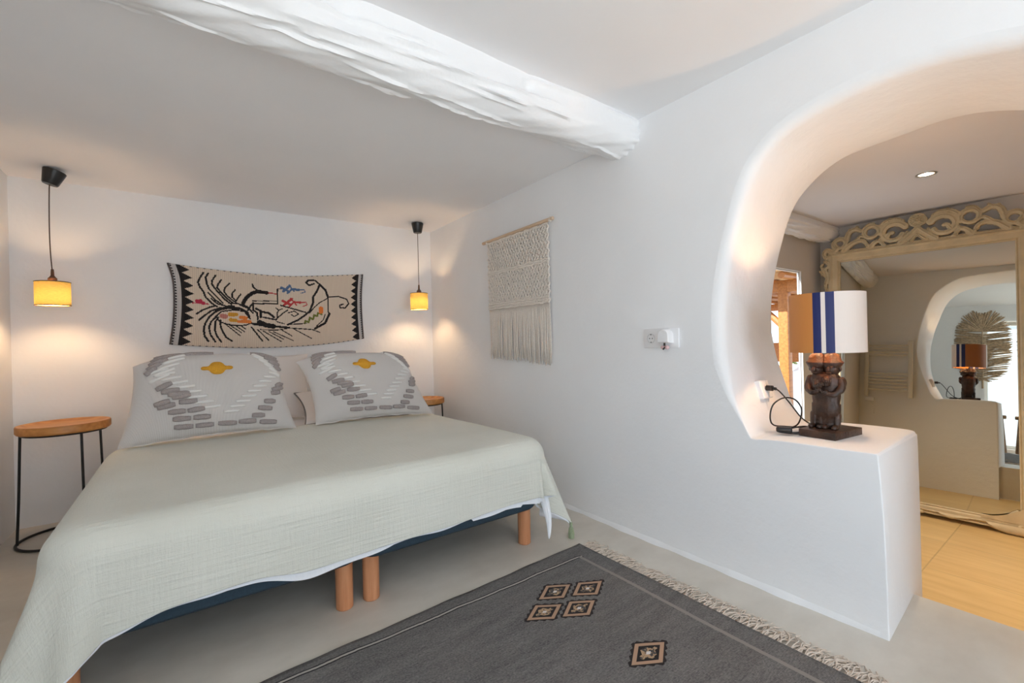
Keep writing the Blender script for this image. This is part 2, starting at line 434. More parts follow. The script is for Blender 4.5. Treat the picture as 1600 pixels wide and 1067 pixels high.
# front wall behind the camera with a wide glazed opening
WX0, WX1, WZ0, WZ1 = -.45, 1.55, .25, 2.02
mb = MB()
mb.box(((XL-.3+WX0)/2, YF-.15, 1.1), (WX0-XL+.3, .3, 2.2)); mb.box(((WX1+XB)/2, YF-.15, 1.1), (XB-WX1, .3, 2.2))
mb.box(((WX0+WX1)/2, YF-.15, WZ0/2), (WX1-WX0, .3, WZ0)); mb.box(((WX0+WX1)/2, YF-.15, (WZ1+2.2)/2), (WX1-WX0, .3, 2.2-WZ1))
struct(mb.build('wall_front', M_WALL, smooth=False))
M_WIN = simple('window_paint', srgb(225,225,222), .4)
def window(name, axis, a0, a1, z0, z1, pos, bars, fw=.05, dp=.05):
    mb = MB()
    def bx(ca, cz, da, dz):
        c = (ca, pos, cz) if axis == 'x' else (pos, ca, cz); d = (da, dp, dz) if axis == 'x' else (dp, da, dz); mb.box(c, d)
    bx((a0+a1)/2, z0+fw/2, a1-a0, fw); bx((a0+a1)/2, z1-fw/2, a1-a0, fw)
    for a in [a0+fw/2, a1-fw/2]+bars: bx(a, (z0+z1)/2, fw, z1-z0-.001)
    o = mb.build(name, M_WIN, smooth=False); struct(o); return o
window('window_3', 'y', LY0, LY1, LZ0, LZ1, XL-.12, [-.33], .05)
window('window_1', 'x', WX0, WX1, WZ0, WZ1, YF-.2, [.22, .88])

# bathroom walls
struct(MB().box((4.60+.05, -.21, (ZF2+ZB)/2), (.1, 3.686, ZB-ZF2+.02)).build('wall_bathroom_mirror_side', M_BATH, smooth=False))
YW = 1.603; V0, V1, VZ0, VZ1 = 3.25, 4.185, .05, 1.578
mb = MB(); t = .03
mb.box(((XB+V0)/2, YW+t/2, (ZF2+ZB)/2), (V0-XB, t, ZB-ZF2)); mb.box(((V1+4.70)/2, YW+t/2, (ZF2+ZB)/2), (4.70-V1, t, ZB-ZF2))
mb.box(((V0+V1)/2, YW+t/2, (ZF2+VZ0)/2), (V1-V0, t, VZ0-ZF2)); mb.box(((V0+V1)/2, YW+t/2, (VZ1+ZB)/2), (V1-V0, t, ZB-VZ1))
struct(mb.build('wall_bathroom_window_side', M_BATH, smooth=False))
window('window_2', 'x', V0, V1, VZ0, VZ1, YW+.022, [], .010, .012)
struct(MB().box((3.68, -1.85, (ZF2+ZB)/2), (2.3, .2, ZB-ZF2+.02)).build('wall_bathroom_front', M_BATH, smooth=False))

# ------------------------------------------------------------------ beams
def beam(name, x0, x1, prof, mat, amp, seed):
    rr = random.Random(seed); N = 260; n = len(prof)
    knots = [(rr.uniform(x0, x1), rr.randrange(n), rr.uniform(.02, .06), rr.uniform(.008, .018)) for _ in range(14)]
    grooves = [(rr.uniform(x0, x1-.3), rr.uniform(.15, .6), rr.uniform(.5, n-1.2), rr.uniform(.006, .016)) for _ in range(48)]
    P = [Vector((0, a, b)) for a, b in prof]
    Q = spline(P, 12)
    vs = []; m = len(Q)
    for i in range(N+1):
        x = x0+(x1-x0)*i/N
        for j, q in enumerate(Q):
            s = j/12
            nx = Q[min(j+1, m-1)]-Q[max(j-1, 0)]; nn = Vector((0, nx.z, -nx.y)).normalized()
            d = amp*(math.sin(x*3.1+s*1.3+seed)*.9+math.sin(x*7.3-s*2.1)*.6+math.sin(x*17+s*5)*.3+math.sin(x*41+s*8)*.15)
            d += .006*math.exp(-((x-x1)/.05)**2)*math.sin(s*9)+.008*math.exp(-((x-x1)/.04)**2)
            for kx, kj, kr, ka in knots: d += ka*math.exp(-((x-kx)**2+((s-kj)*.05)**2)/kr**2)
            for gx, gl, gj, ga in grooves:
                if gx < x < gx+gl:
                    e = math.sin(PI*(x-gx)/gl); off = s-gj-.5*math.sin(x*2+gj); d -= ga*e*math.exp(-(off*(9+1.5*gj))**2)
            vs.append((x, q.y-nn.y*d, q.z-nn.z*d))
    fs = [(i*m+j, (i+1)*m+j, (i+1)*m+j+1, i*m+j+1) for i in range(N) for j in range(m-1)]
    mb = MB().add(vs, fs)
    return struct(mb.build(name, mat))
M_BEAM = plaster('whitewashed_beam', srgb(243,244,246), .5, .35)
beam('ceiling_beam', XL-.02, XW+.01, [(1.462,2.20),(1.468,2.13),(1.476,2.065),(1.53,2.022),(1.60,2.012),(1.665,2.035),(1.72,2.075),(1.752,2.10),(1.77,2.14)], M_BEAM, .006, 3)
beam('ceiling_beam', XB-.01, 4.61, [(1.46,1.985),(1.452,1.925),(1.475,1.865),(1.52,1.84),(1.575,1.855),(1.61,1.895)], M_BEAM, .005, 8)

# ------------------------------------------------------------------ bed
def bed_base(x0, x1, label):
    y0, y1 = 1.80, 3.80; cx = (x0+x1)/2
    t = empty('bed_base', (cx, (y0+y1)/2, 0)); tag(t, label, 'bed base', 'pair of single bed bases pushed together')
    hw, hl = (x1-x0)/2-.004, (y1-y0)/2
    mb = MB(); prof = []
    # padded slatted base: rounded rectangle outline with rounded lower edge
    def rr_(w, l, r, n=6):
        out = []
        for (sx, sy, a0) in ((1,1,0),(-1,1,90),(-1,-1,180),(1,-1,270)):
            for k in range(n+1):
                a = math.radians(a0+90*k/n); out.append((sx*(w-r)+r*math.cos(a), sy*(l-r)+r*math.sin(a)))
        return out
    levels = [(.186,.018),(.190,.008),(.200,.0),(.262,.0),(.270,.006),(.272,.02)]
    rings = [[(x, y, z) for x, y in rr_(hw-i, hl-i, .06)] for z, i in levels]; n = len(rings[0])
    vs = [p for r in rings for p in r]
    fs = [(a*n+k, a*n+(k+1)%n, (a+1)*n+(k+1)%n, (a+1)*n+k) for a in range(len(rings)-1) for k in range(n)]
    fs += [tuple(range(n-1,-1,-1)), tuple((len(rings)-1)*n+k for k in range(n))]
    mb.add(vs, fs); tag(mb.build('frame', M_NAVY, t), 'navy fabric covered frame')
    for sx in (-1, 1):
        for sy in (-1, 1):
            mb = MB(); mb.lathe([(.001,0),(.030,0),(.033,.004),(.033,.06),(.0335,.185),(.001,.185)], (sx*(hw-.048), sy*(hl-.065), 0), 24)
            mb.build('leg', M_LEG, t)
    return t
bed_base(-.36, .548, 'navy single bed base with round beech legs, left half of the double bed')
bed_base(.552, 1.46, 'navy single bed base with round beech legs, right half beside the arch wall')
# mattress with sheet
mb = MB(); mb.box((.55, 2.84, .395), (1.76, 1.91, .240))
tag(mb.build('mattress', M_SHEET, bevel=.085, seg=5), 'white sheeted mattress showing at the head under the pillows', 'mattress')

# bedspread: flat cloth coordinates mapped over a rounded block
BX0, BX1, BY0 = -.365, 1.530, 1.775; ZT = .535
def drape(s, t, out=0.0):
    RC, RE = (.15, .11) if s < .5 else (.15-.05*min(1, (s-.5)/.6), .11-.02*min(1, (s-.5)/.6))
    cx = min(max(s, BX0+RC), BX1-RC); cy = max(t, BY0+RC)
    ox, oy = s-cx, t-cy; L = math.hypot(ox, oy)
    n = (ox/L, oy/L) if L > 1e-7 else (0, 0)
    a = L-(RC-RE)
    corner = abs(n[0]*n[1])*2
    z = ZT
    if a <= 0: rad_ = L
    elif a < RE*PI/2: th = a/RE; rad_ = RC-RE+RE*math.sin(th); z = ZT-RE*(1-math.cos(th))
    else:
        d = a-RE*PI/2; z = ZT-RE-d
        ang = math.atan2(oy, ox)
        flare = .03+(.30*corner if s < .5 else .10*corner)
        rad_ = RC+d*flare+corner*d*(.12*math.sin(ang*7+1) if s < .5 else .30*math.sin(ang*13+2.2))
        if n[1] < -.9 or corner < .3:
            rad_ += .007*math.sin(s*9+.5)*min(1, d/.15)
    if z < .012: rad_ += (.012-z)*.6; z = .012+.004*math.sin(s*40+t*30)
    rad_ += out
    x, y = cx+n[0]*rad_, cy+n[1]*rad_
    # soft bulges and lie of the cloth
    if a < RE*PI/2:
        z += (.006*math.sin(s*2.4+1)*math.cos(t*1.9)+.004*math.sin(s*5.2+t*3.1))*(1 if a < 0 else max(0, 1-a/(RE*PI/2)))
        z += .012*max(0, 1-((s-.55)/.9)**2)*0 + out*.0
    if out < 0: z += 0
    return (x, y, z)
SX0, SX1, SY0 = BX0-.40, BX1+.35, BY0-.278
def sy_edge(s):   # hem waviness
    e = SY0+.006*math.sin(s*3.1+.4)+.003*math.sin(s*11)
    e += .045*max(0, min(1, (s+.2)/1.6))*1
    if s < -.2: e -= .03*min(1, (-.2-s)/.15)
    if s > 1.52: e += .06*min(1, (s-1.52)/.10)
    e += .034*math.exp(-((s-.06)/.22)**4)
    return e
nu, nv = 190, 180
vs = []; uvs = []
for i in range(nu+1):
    s = SX0+(SX1-SX0)*i/nu
    t0 = sy_edge(s); t1 = 3.13+.02*math.sin(s*4)
    for j in range(nv+1):
        t = t0+(t1-t0)*(j/nv)**1.25; vs.append(drape(s, t)); uvs.append((s, t))
fs = [(i*(nv+1)+j, (i+1)*(nv+1)+j, (i+1)*(nv+1)+j+1, i*(nv+1)+j+1) for i in range(nu) for j in range(nv)]
me = bpy.data.meshes.new('bedspread'); me.from_pydata(vs, [], fs); me.update()
ul = me.uv_layers.new(name='UVMap')
for lp in me.loops: ul.data[lp.index].uv = uvs[lp.vertex_index]
bedspread = link('bedspread', me, [M_COVER, M_LINING])
md = bedspread.modifiers.new('Solidify', 'SOLIDIFY'); md.thickness = .004; md.offset = 1; md.material_offset = 1
tag(bedspread, 'pale sage muslin bedspread with white lining draped over the bed', 'bedspread')
# lining peeking out below the hem
vs = []; nu2 = 240; nv2 = 14
for i in range(nu2+1):
    s = SX0+.02+(SX1-SX0-.03)*i/nu2
    peek = .010+.020*max(0, math.sin((s-.1)*5.5))**.8*(1 if -.0 < s < 1.45 else .2)+.004*math.sin(s*23)
    if 1.05 < s < 1.33: peek += .012
    if s > BX1-.02: peek = .004
    t1 = sy_edge(s)+.10; t0 = sy_edge(s)-peek
    for j in range(nv2+1):
        t = t0+(t1-t0)*j/nv2; vs.append(drape(s, t, -.009))
fs = [(i*(nv2+1)+j, (i+1)*(nv2+1)+j, (i+1)*(nv2+1)+j+1, i*(nv2+1)+j+1) for i in range(nu2) for j in range(nv2)]
o = MB().add(vs, fs).build('lining', M_LINING, bedspread); tag(o, 'white lining edge')
# folded white corner hanging at the foot, right side
def fold(pts, w, name, parent):
    mb = MB(); P = spline(pts, 8); n = len(P); vs = []
    for i, p in enumerate(P):
        f = i/(n-1); ww = w*(1-f)**.7+.002
        vs += [(p.x-ww, p.y+ww*.2, p.z), (p.x-ww*.3, p.y-ww*.35, p.z), (p.x+ww*.35, p.y+ww*.1, p.z), (p.x+ww, p.y-ww*.3, p.z)]
    mb.add(vs, [(i*4+k, i*4+k+1, i*4+k+5, i*4+k+4) for i in range(n-1) for k in range(3)])
    o = mb.build(name, M_LINING, parent); m = o.modifiers.new('Solidify', 'SOLIDIFY'); m.thickness = .003; return o
tag(fold([(1.478,1.800,.262),(1.483,1.775,.20),(1.480,1.75,.12),(1.466,1.735,.050)], .026, 'lining', bedspread), 'white pointed lining corner')
def tassel(x, y, z):
    mb = MB(); mb.lathe([(.001,.004),(.006,0),(.009,-.01),(.007,-.02),(.010,-.03),(.016,-.06),(.015,-.085),(.001,-.08)], (x,y,z), 12)
    for k in range(14):
        a = k*.45; mb.tube([(x+.010*math.cos(a), y+.010*math.sin(a), z-.03), (x+.015*math.cos(a), y+.015*math.sin(a), z-.06), (x+.013*math.cos(a+.2), y+.013*math.sin(a+.2), z-.092)], .002, 5)
    mb.tube([(x,y,z+.012),(x+.001,y,z+.006),(x,y,z)], .002, 6)
    return tag(mb.build('tassel', M_SAGE, bedspread), 'sage green thread tassel')
tp_ = drape(SX1-.006, sy_edge(SX1)+.006); tassel(tp_[0], tp_[1], tp_[2]+.004)

# pillows
def pillow_fn(w, h, T, pinch=.10, taper=0, shear=0):
    def f(u, v, side=1):
        ed = max(0, (1-abs(u)**2.6))**.5*max(0, (1-abs(v)**2.6))**.5
        x = w/2*u*(1-pinch*(1-v*v)*abs(u)**3); z = h/2*v*(1-pinch*(1-u*u)*abs(v)**3)
        if taper:
            k = (v+1)/2; z -= h*.13*k**3*abs(u)**3.2; x *= 1-taper*k**1.6; x += shear*k; z += h*.03*math.cos(u*PI/2)*k
        y = -side*T/2*ed
        y += .006*math.sin(u*5+v*2)*ed+.004*math.sin(u*3-v*9)*ed
        return Vector((x, y, z))
    return f
def pillow_mesh(f, n=48, m=32):
    mb = MB(); uv = []
    for side in (1, -1):
        vs = []
        for i in range(n+1):
            for j in range(m+1):
                u = math.sin((i/n*2-1)*PI/2)*.5+(i/n*2-1)*.5; v = math.sin((j/m*2-1)*PI/2)*.5+(j/m*2-1)*.5
                vs.append(f(u, v, side)); uv.append((u, v))
        fs = [(i*(m+1)+j, (i+1)*(m+1)+j, (i+1)*(m+1)+j+1, i*(m+1)+j+1) for i in range(n) for j in range(m)]
        if side < 0: fs = [q[::-1] for q in fs]
        mb.add(vs, fs)
    return mb, uv
DASH = [[[-0.674,0.126],[-0.49,0.245]],[[-0.607,0.044],[-0.397,0.075]],[[-0.53,-0.016],[-0.284,-0.023]],[[-0.679,-0.206],[-0.501,-0.143]],[[-0.478,-0.098],[-0.271,-0.06]],[[-0.64,-0.271],[-0.438,-0.228]],[[-0.402,-0.2],[-0.198,-0.199]],[[-0.516,-0.392],[-0.327,-0.398]],[[-0.303,-0.403],[-0.115,-0.384]],[[-0.464,-0.55],[-0.267,-0.571]],[[-0.244,-0.566],[-0.052,-0.577]],[[-0.447,-0.73],[-0.243,-0.752]],[[-0.22,-0.748],[-0.017,-0.761]],[[0.028,-0.752],[0.242,-0.779]],[[0.265,-0.759],[0.479,-0.77]],[[0.521,-0.804],[0.742,-0.836]],[[0.432,-0.631],[0.596,-0.648]],[[0.519,-0.462],[0.709,-0.499]],[[0.61,-0.317],[0.775,-0.333]],[[0.733,-0.13],[0.889,-0.094]],[[0.761,-0.039],[0.984,0.062]],[[0.835,0.061],[0.989,0.178]],[[0.536,1.147],[0.8,1.183]],[[0.6,1.078],[0.869,1.065]],[[0.661,0.991],[0.94,0.974]],[[0.734,0.902],[0.949,0.857]],[[0.804,0.811],[0.971,0.738]],[[0.882,0.689],[0.983,0.561]],[[-0.723,1.058],[-0.383,1.117]],[[-0.745,0.978],[-0.438,1.046]],[[-0.778,0.872],[-0.492,0.975]],[[-0.798,0.779],[-0.571,0.883]],[[-0.816,0.663],[-0.648,0.782]],[[-0.833,0.547],[-0.696,0.676]],[[-0.383,1.108],[0.019,1.154]]]
WDASH = [[[-0.794,0.558],[-0.544,0.591]],[[0.753,0.417],[0.963,0.429]],[[-0.707,0.448],[-0.46,0.479]],[[0.661,0.296],[0.867,0.305]],[[-0.623,0.337],[-0.378,0.365]],[[0.572,0.177],[0.775,0.183]],[[-0.54,0.224],[-0.299,0.249]],[[0.487,0.061],[0.686,0.064]],[[-0.46,0.109],[-0.223,0.132]],[[0.403,-0.054],[0.6,-0.053]],[[-0.383,-0.008],[-0.148,0.013]],[[0.323,-0.166],[0.516,-0.168]],[[-0.307,-0.126],[-0.076,-0.108]],[[0.244,-0.277],[0.435,-0.28]],[[-0.234,-0.246],[-0.006,-0.231]],[[0.168,-0.386],[0.356,-0.391]],[[-0.162,-0.368],[0.063,-0.356]],[[0.093,-0.493],[0.279,-0.501]],[[-0.777,0.33],[-0.524,0.443]],[[0.493,1.0],[0.726,0.846]],[[-0.729,0.466],[-0.471,0.574]],[[0.566,0.896],[0.774,0.751]],[[-0.68,0.604],[-0.416,0.706]],[[0.637,0.791],[0.821,0.654]],[[-0.63,0.743],[-0.36,0.84]],[[0.706,0.683],[0.866,0.557]],[[-0.577,0.883],[-0.301,0.975]],[[0.773,0.574],[0.91,0.459]],[[-0.522,1.025],[-0.24,1.112]],[[0.837,0.463],[0.952,0.36]]]
def deco_pillow(loc, rot, w, h, T, label, seed, taper, shear):
    t = empty('cushion', loc); t.rotation_euler = rot; tag(t, label, 'cushion', 'pair of tufted cushions on the bed')
    f = pillow_fn(w, h, T, .09, taper, shear)
    mb, uv = pillow_mesh(f); mb0 = mb; nuv = len(uv)
    rr = random.Random(seed)
    def dash(mb, a, b, r, mi):
        pts = []; rads = []; n = 7
        for k in range(n+1):
            q = k/n; u = a[0]+(b[0]-a[0])*q; v = a[1]+(b[1]-a[1])*q
            u = max(-.97, min(.97, u)); v = max(-.97, min(.97, v))
            p = f(u, v, 1); p.y -= r*.25; pts.append(p); rads.append(r*(.55+.45*math.sin(PI*min(1, max(0, (q*.9+.05))))**.5)*rr.uniform(.93, 1.07))
        mb.tube(pts, rads, 8, mi, flat=.55, flatn=(0,1,0))
    for a, b in DASH: dash(mb, a, b, .0150, 1)
    for a, b in WDASH: dash(mb, a, b, .008, 2)
    o = mb.build('cover', [M_PILLOW, M_TUFT, M_WTUFT], t, sharp=0); me = o.data; ul = me.uv_layers.new(name='UVMap')
    for lp in me.loops: ul.data[lp.index].uv = uv[lp.vertex_index] if lp.vertex_index < nuv else (0, 0)
    mb = MB(); cu, cv = .05, .52
    OUT = [(1,0),(.93,.22),(.78,.28),(.60,.28),(.48,.42),(.38,.72),(.22,.95),(0,1)]
    OUT = OUT+[(-a, b) for a, b in OUT[-2::-1]]; OUT = OUT+[(a, -b) for a, b in OUT[-2:0:-1]]
    OUT = [(p.x, p.y) for p in spline([Vector((a, b, 0)) for a, b in OUT], 3, closed=True)]
    vs = [f(cu, cv, 1)+Vector((0,-.011,0))]; N = len(OUT)
    for a, b in OUT: vs.append(f(cu+.205*a, cv+.155*b, 1)+Vector((0,-.008,0)))
    vs += [p+Vector((0,.010,0)) for p in vs[1:]]
    fs = [(0, 1+k, 1+(k+1)%N) for k in range(N)]+[(1+k, 1+N+k, 1+N+(k+1)%N, 1+(k+1)%N) for k in range(N)]
    mb.add(vs, fs); tag(mb.build('embroidered_motif', M_YELLOW, t, sharp=0), 'mustard yellow lozenge')
    # wavy bottom seam edge
    mb = MB(); pts = [f(u/20-1, -.995, 1)+Vector((0, .002, .004*math.sin(u*.9))) for u in range(1, 40)]
    mb.tube(pts, .004, 6); mb.build('seam', M_PILLOW, t)
    return t
deco_pillow((.125, 3.11, .786), (-math.radians(17), 0, math.radians(1)), .84, .50, .16, 'cream tufted cushion with yellow motif, the larger looking one nearer the left table', 1, .15, .0)
deco_pillow((1.065, 3.10, .772), (-math.radians(20), math.radians(1), math.radians(-3)), .80, .49, .15, 'cream tufted cushion with yellow motif, leaning beside the right table', 2, .08, -.125)
def plain_pillow(loc, rot, w, h, T, label, piping=False):
    f = pillow_fn(w, h, T, .07); mb, uv = pillow_mesh(f, 36, 24)
    t = mb.build('pillow', M_PLINEN); t.location = loc; t.rotation_euler = rot
    tag(t, label, 'pillow')
    if piping:
        p = MB(); pts = [f(-1, v/12, 1) for v in range(-12, 13)]; pts = [f(u/12, -1, 1) for u in range(-6, -12, -1)]+pts+[f(u/12, 1, 1) for u in range(-12, 13)]
        p.tube(pts, .005, 6); tag(p.build('piping', M_PIPING, t), 'grey piping')
    return t
plain_pillow((.34, 3.69, .758), (-math.radians(20), 0, 0), .86, .50, .16, 'plain white pillow leaning on the wall between the two tufted cushions')
plain_pillow((1.065, 3.35, .625), (-math.radians(68), math.radians(0), math.radians(-2)), .88, .46, .12, 'white pillow with grey piping lying behind the right tufted cushion', True)

# ------------------------------------------------------------------ side tables
def side_table(loc, rz, r, h, label):
    t = empty('side_table', loc, rz); tag(t, label, 'side table', 'round wooden side tables either side of the bed')
    th = .045
    mb = MB(); mb.lathe([(.001,h-.012),(r*.80,h-.012),(r*.86,h-.008),(r*.93,h-.001),(r*.985,h),(r,h-.006),(r,h-th+.008),(r-.006,h-th),(.001,h-th)], (0,0,0), 64)
    mb.build('table_top', M_STOOL, t)
    mb = MB(); mb.tube([((r-.022)*math.cos(a*PI/24), (r-.022)*math.sin(a*PI/24), h-th-.006) for a in range(48)], .005, 8, closed=True); mb.build('top_ring', M_BLACK, t)
    for a in (190, -60, 40):
        a = math.radians(a)
        mb = MB(); mb.tube([((r-.022)*math.cos(a), (r-.022)*math.sin(a), h-th), ((r-.012)*math.cos(a), (r-.012)*math.sin(a), h*.4), ((r-.002)*math.cos(a), (r-.002)*math.sin(a), .012)], .0062, 10)
        mb.build('leg', M_BLACK, t)
    mb = MB(); mb.tube([((r+.005)*math.cos(a*PI/24), (r+.005)*math.sin(a*PI/24), .008) for a in range(48)], .007, 8, closed=True); mb.build('base_ring', M_BLACK, t)
    return t
side_table((-.565, 3.58, 0), 0, .197, .652, 'round wooden table on thin black legs in the left corner')
side_table((1.70, 3.63, 0), math.radians(35), .155, .572, 'smaller round wooden table half hidden behind the right cushion')

# ------------------------------------------------------------------ pendant lamps
def mat_shade(name, col, tr, ns=60):
    m, nt, b = new_mat(name); out = nt.nodes['Material Output']
    uvm = objcoord(nt, (1,1,9))
    f = noise(nt, uvm, ns, 4, .6)
    c = ramp(nt, f, tuple(x*.75 for x in col[:3])+(1,), col, .3, .6)
    df = nt.nodes.new('ShaderNodeBsdfDiffuse'); tl = nt.nodes.new('ShaderNodeBsdfTranslucent'); mx = nt.nodes.new('ShaderNodeMixShader'); mx.inputs[0].default_value = tr
    nt.links.new(c, df.inputs[0]); nt.links.new(c, tl.inputs[0]); nt.links.new(df.outputs[0], mx.inputs[1]); nt.links.new(tl.outputs[0], mx.inputs[2])
    nt.links.new(mx.outputs[0], out.inputs['Surface'])
    return m
M_RAFFIA = mat_shade('raffia_shade', srgb(250,208,112), .040)
def emis(name, col, s):
    m, nt, b = new_mat(name); b.inputs['Emission Color'].default_value = col; b.inputs['Emission Strength'].default_value = s; b.inputs['Base Color'].default_value = (1,1,1,1); return m
M_BULB = emis('lit_bulb', (1,.66,.36,1), 320)
M_BULB2 = emis('lit_lamp_bulb', (1,.62,.32,1), 225)
def point(name, loc, col, w, r, parent):
    l = bpy.data.lights.new(name, 'POINT'); l.energy = w; l.color = col; l.shadow_soft_size = r
    o = bpy.data.objects.new(name, l); COL.objects.link(o); o.parent = parent; o.location = loc; return o
def pendant(x, y, zb, zt, ztop, tilt, label, seed):
    t = empty('pendant_lamp', (x, y, ztop)); tag(t, label, 'pendant lamp', 'raffia pendant lamps over the side tables')
    T = lambda z: z-ztop
    cxo = .02*tilt
    rot = Matrix.Rotation(math.radians(15*tilt), 3, 'Y')
    mb = MB(); mb.lathe([(.001,.0),(.050,.0),(.052,-.004),(.037,-.078),(.033,-.084),(.001,-.085)], (cxo, 0, -.002 if not tilt else -.010), 32, rot=rot); tag(mb.build('ceiling_rose', M_PLASTIC, t), 'black tapered plastic ceiling cup')
    c0 = Vector((cxo, 0, 0))+rot @ Vector((0,0,-.085)); 
    mb = MB(); L = T(zt+.055)
    mid = [tuple(c0), (c0.x-.003*tilt, 0, c0.z-.05), (-.008*tilt, .0, L*.55), (-.006*tilt, 0, L*.8), (0, 0, L)]
    mb.tube([tuple(p) for p in spline(mid, 8)], .0028, 8); mb.build('cord', M_BROWNP, t)
    mb = MB(); mb.lathe([(.001,L+.02),(.006,L+.02),(.0075,L+.004),(.008,L-.016),(.014,L-.026),(.020,L-.032),(.021,L-.075),(.017,L-.10),(.001,L-.10)], (0,0,0), 24); mb.build('lamp_holder', M_BROWNP, t)
    r = .0755
    mb = MB(); mb.lathe([(r*.98,T(zt)),(r,T(zt)-.002),(r,T(zb)+.002),(r*.99,T(zb))], (0,0,0), 64); tag(mb.build('lamp_shade', M_RAFFIA, t), 'woven raffia shade glowing yellow')
    sh_ = [c for c in t.children if c.name.startswith('lamp_shade')][0]
    for z in (zt, zb):
        mb = MB(); mb.tube([(r*math.cos(a*PI/32), r*math.sin(a*PI/32), T(z)) for a in range(64)], .0024, 6, closed=True); mb.build('trim_ring', M_BROWNP, sh_)
    mb = MB()
    for k in range(3): a = 2*PI*k/3+.4; mb.tube([(.015*math.cos(a), .015*math.sin(a), T(zt)), (r*math.cos(a), r*math.sin(a), T(zt)-.001)], .0015, 6)
    mb.build('spider', M_BROWNP, t)
    zc = (zt+zb)/2-.012
    mb = MB(); mb.ell((0,0,T(zc)), (.019,.019,.026), 12); bo = mb.build('bulb', M_BULB, t)
pendant(-.612, 3.64, 1.322, 1.456, 2.110, 1, 'left pendant lamp with raffia shade and tilted black ceiling cup', 1)
pendant(1.668, 3.66, 1.352, 1.492, 2.110, 0, 'right pendant lamp with raffia shade near the corner of the walls', 2)

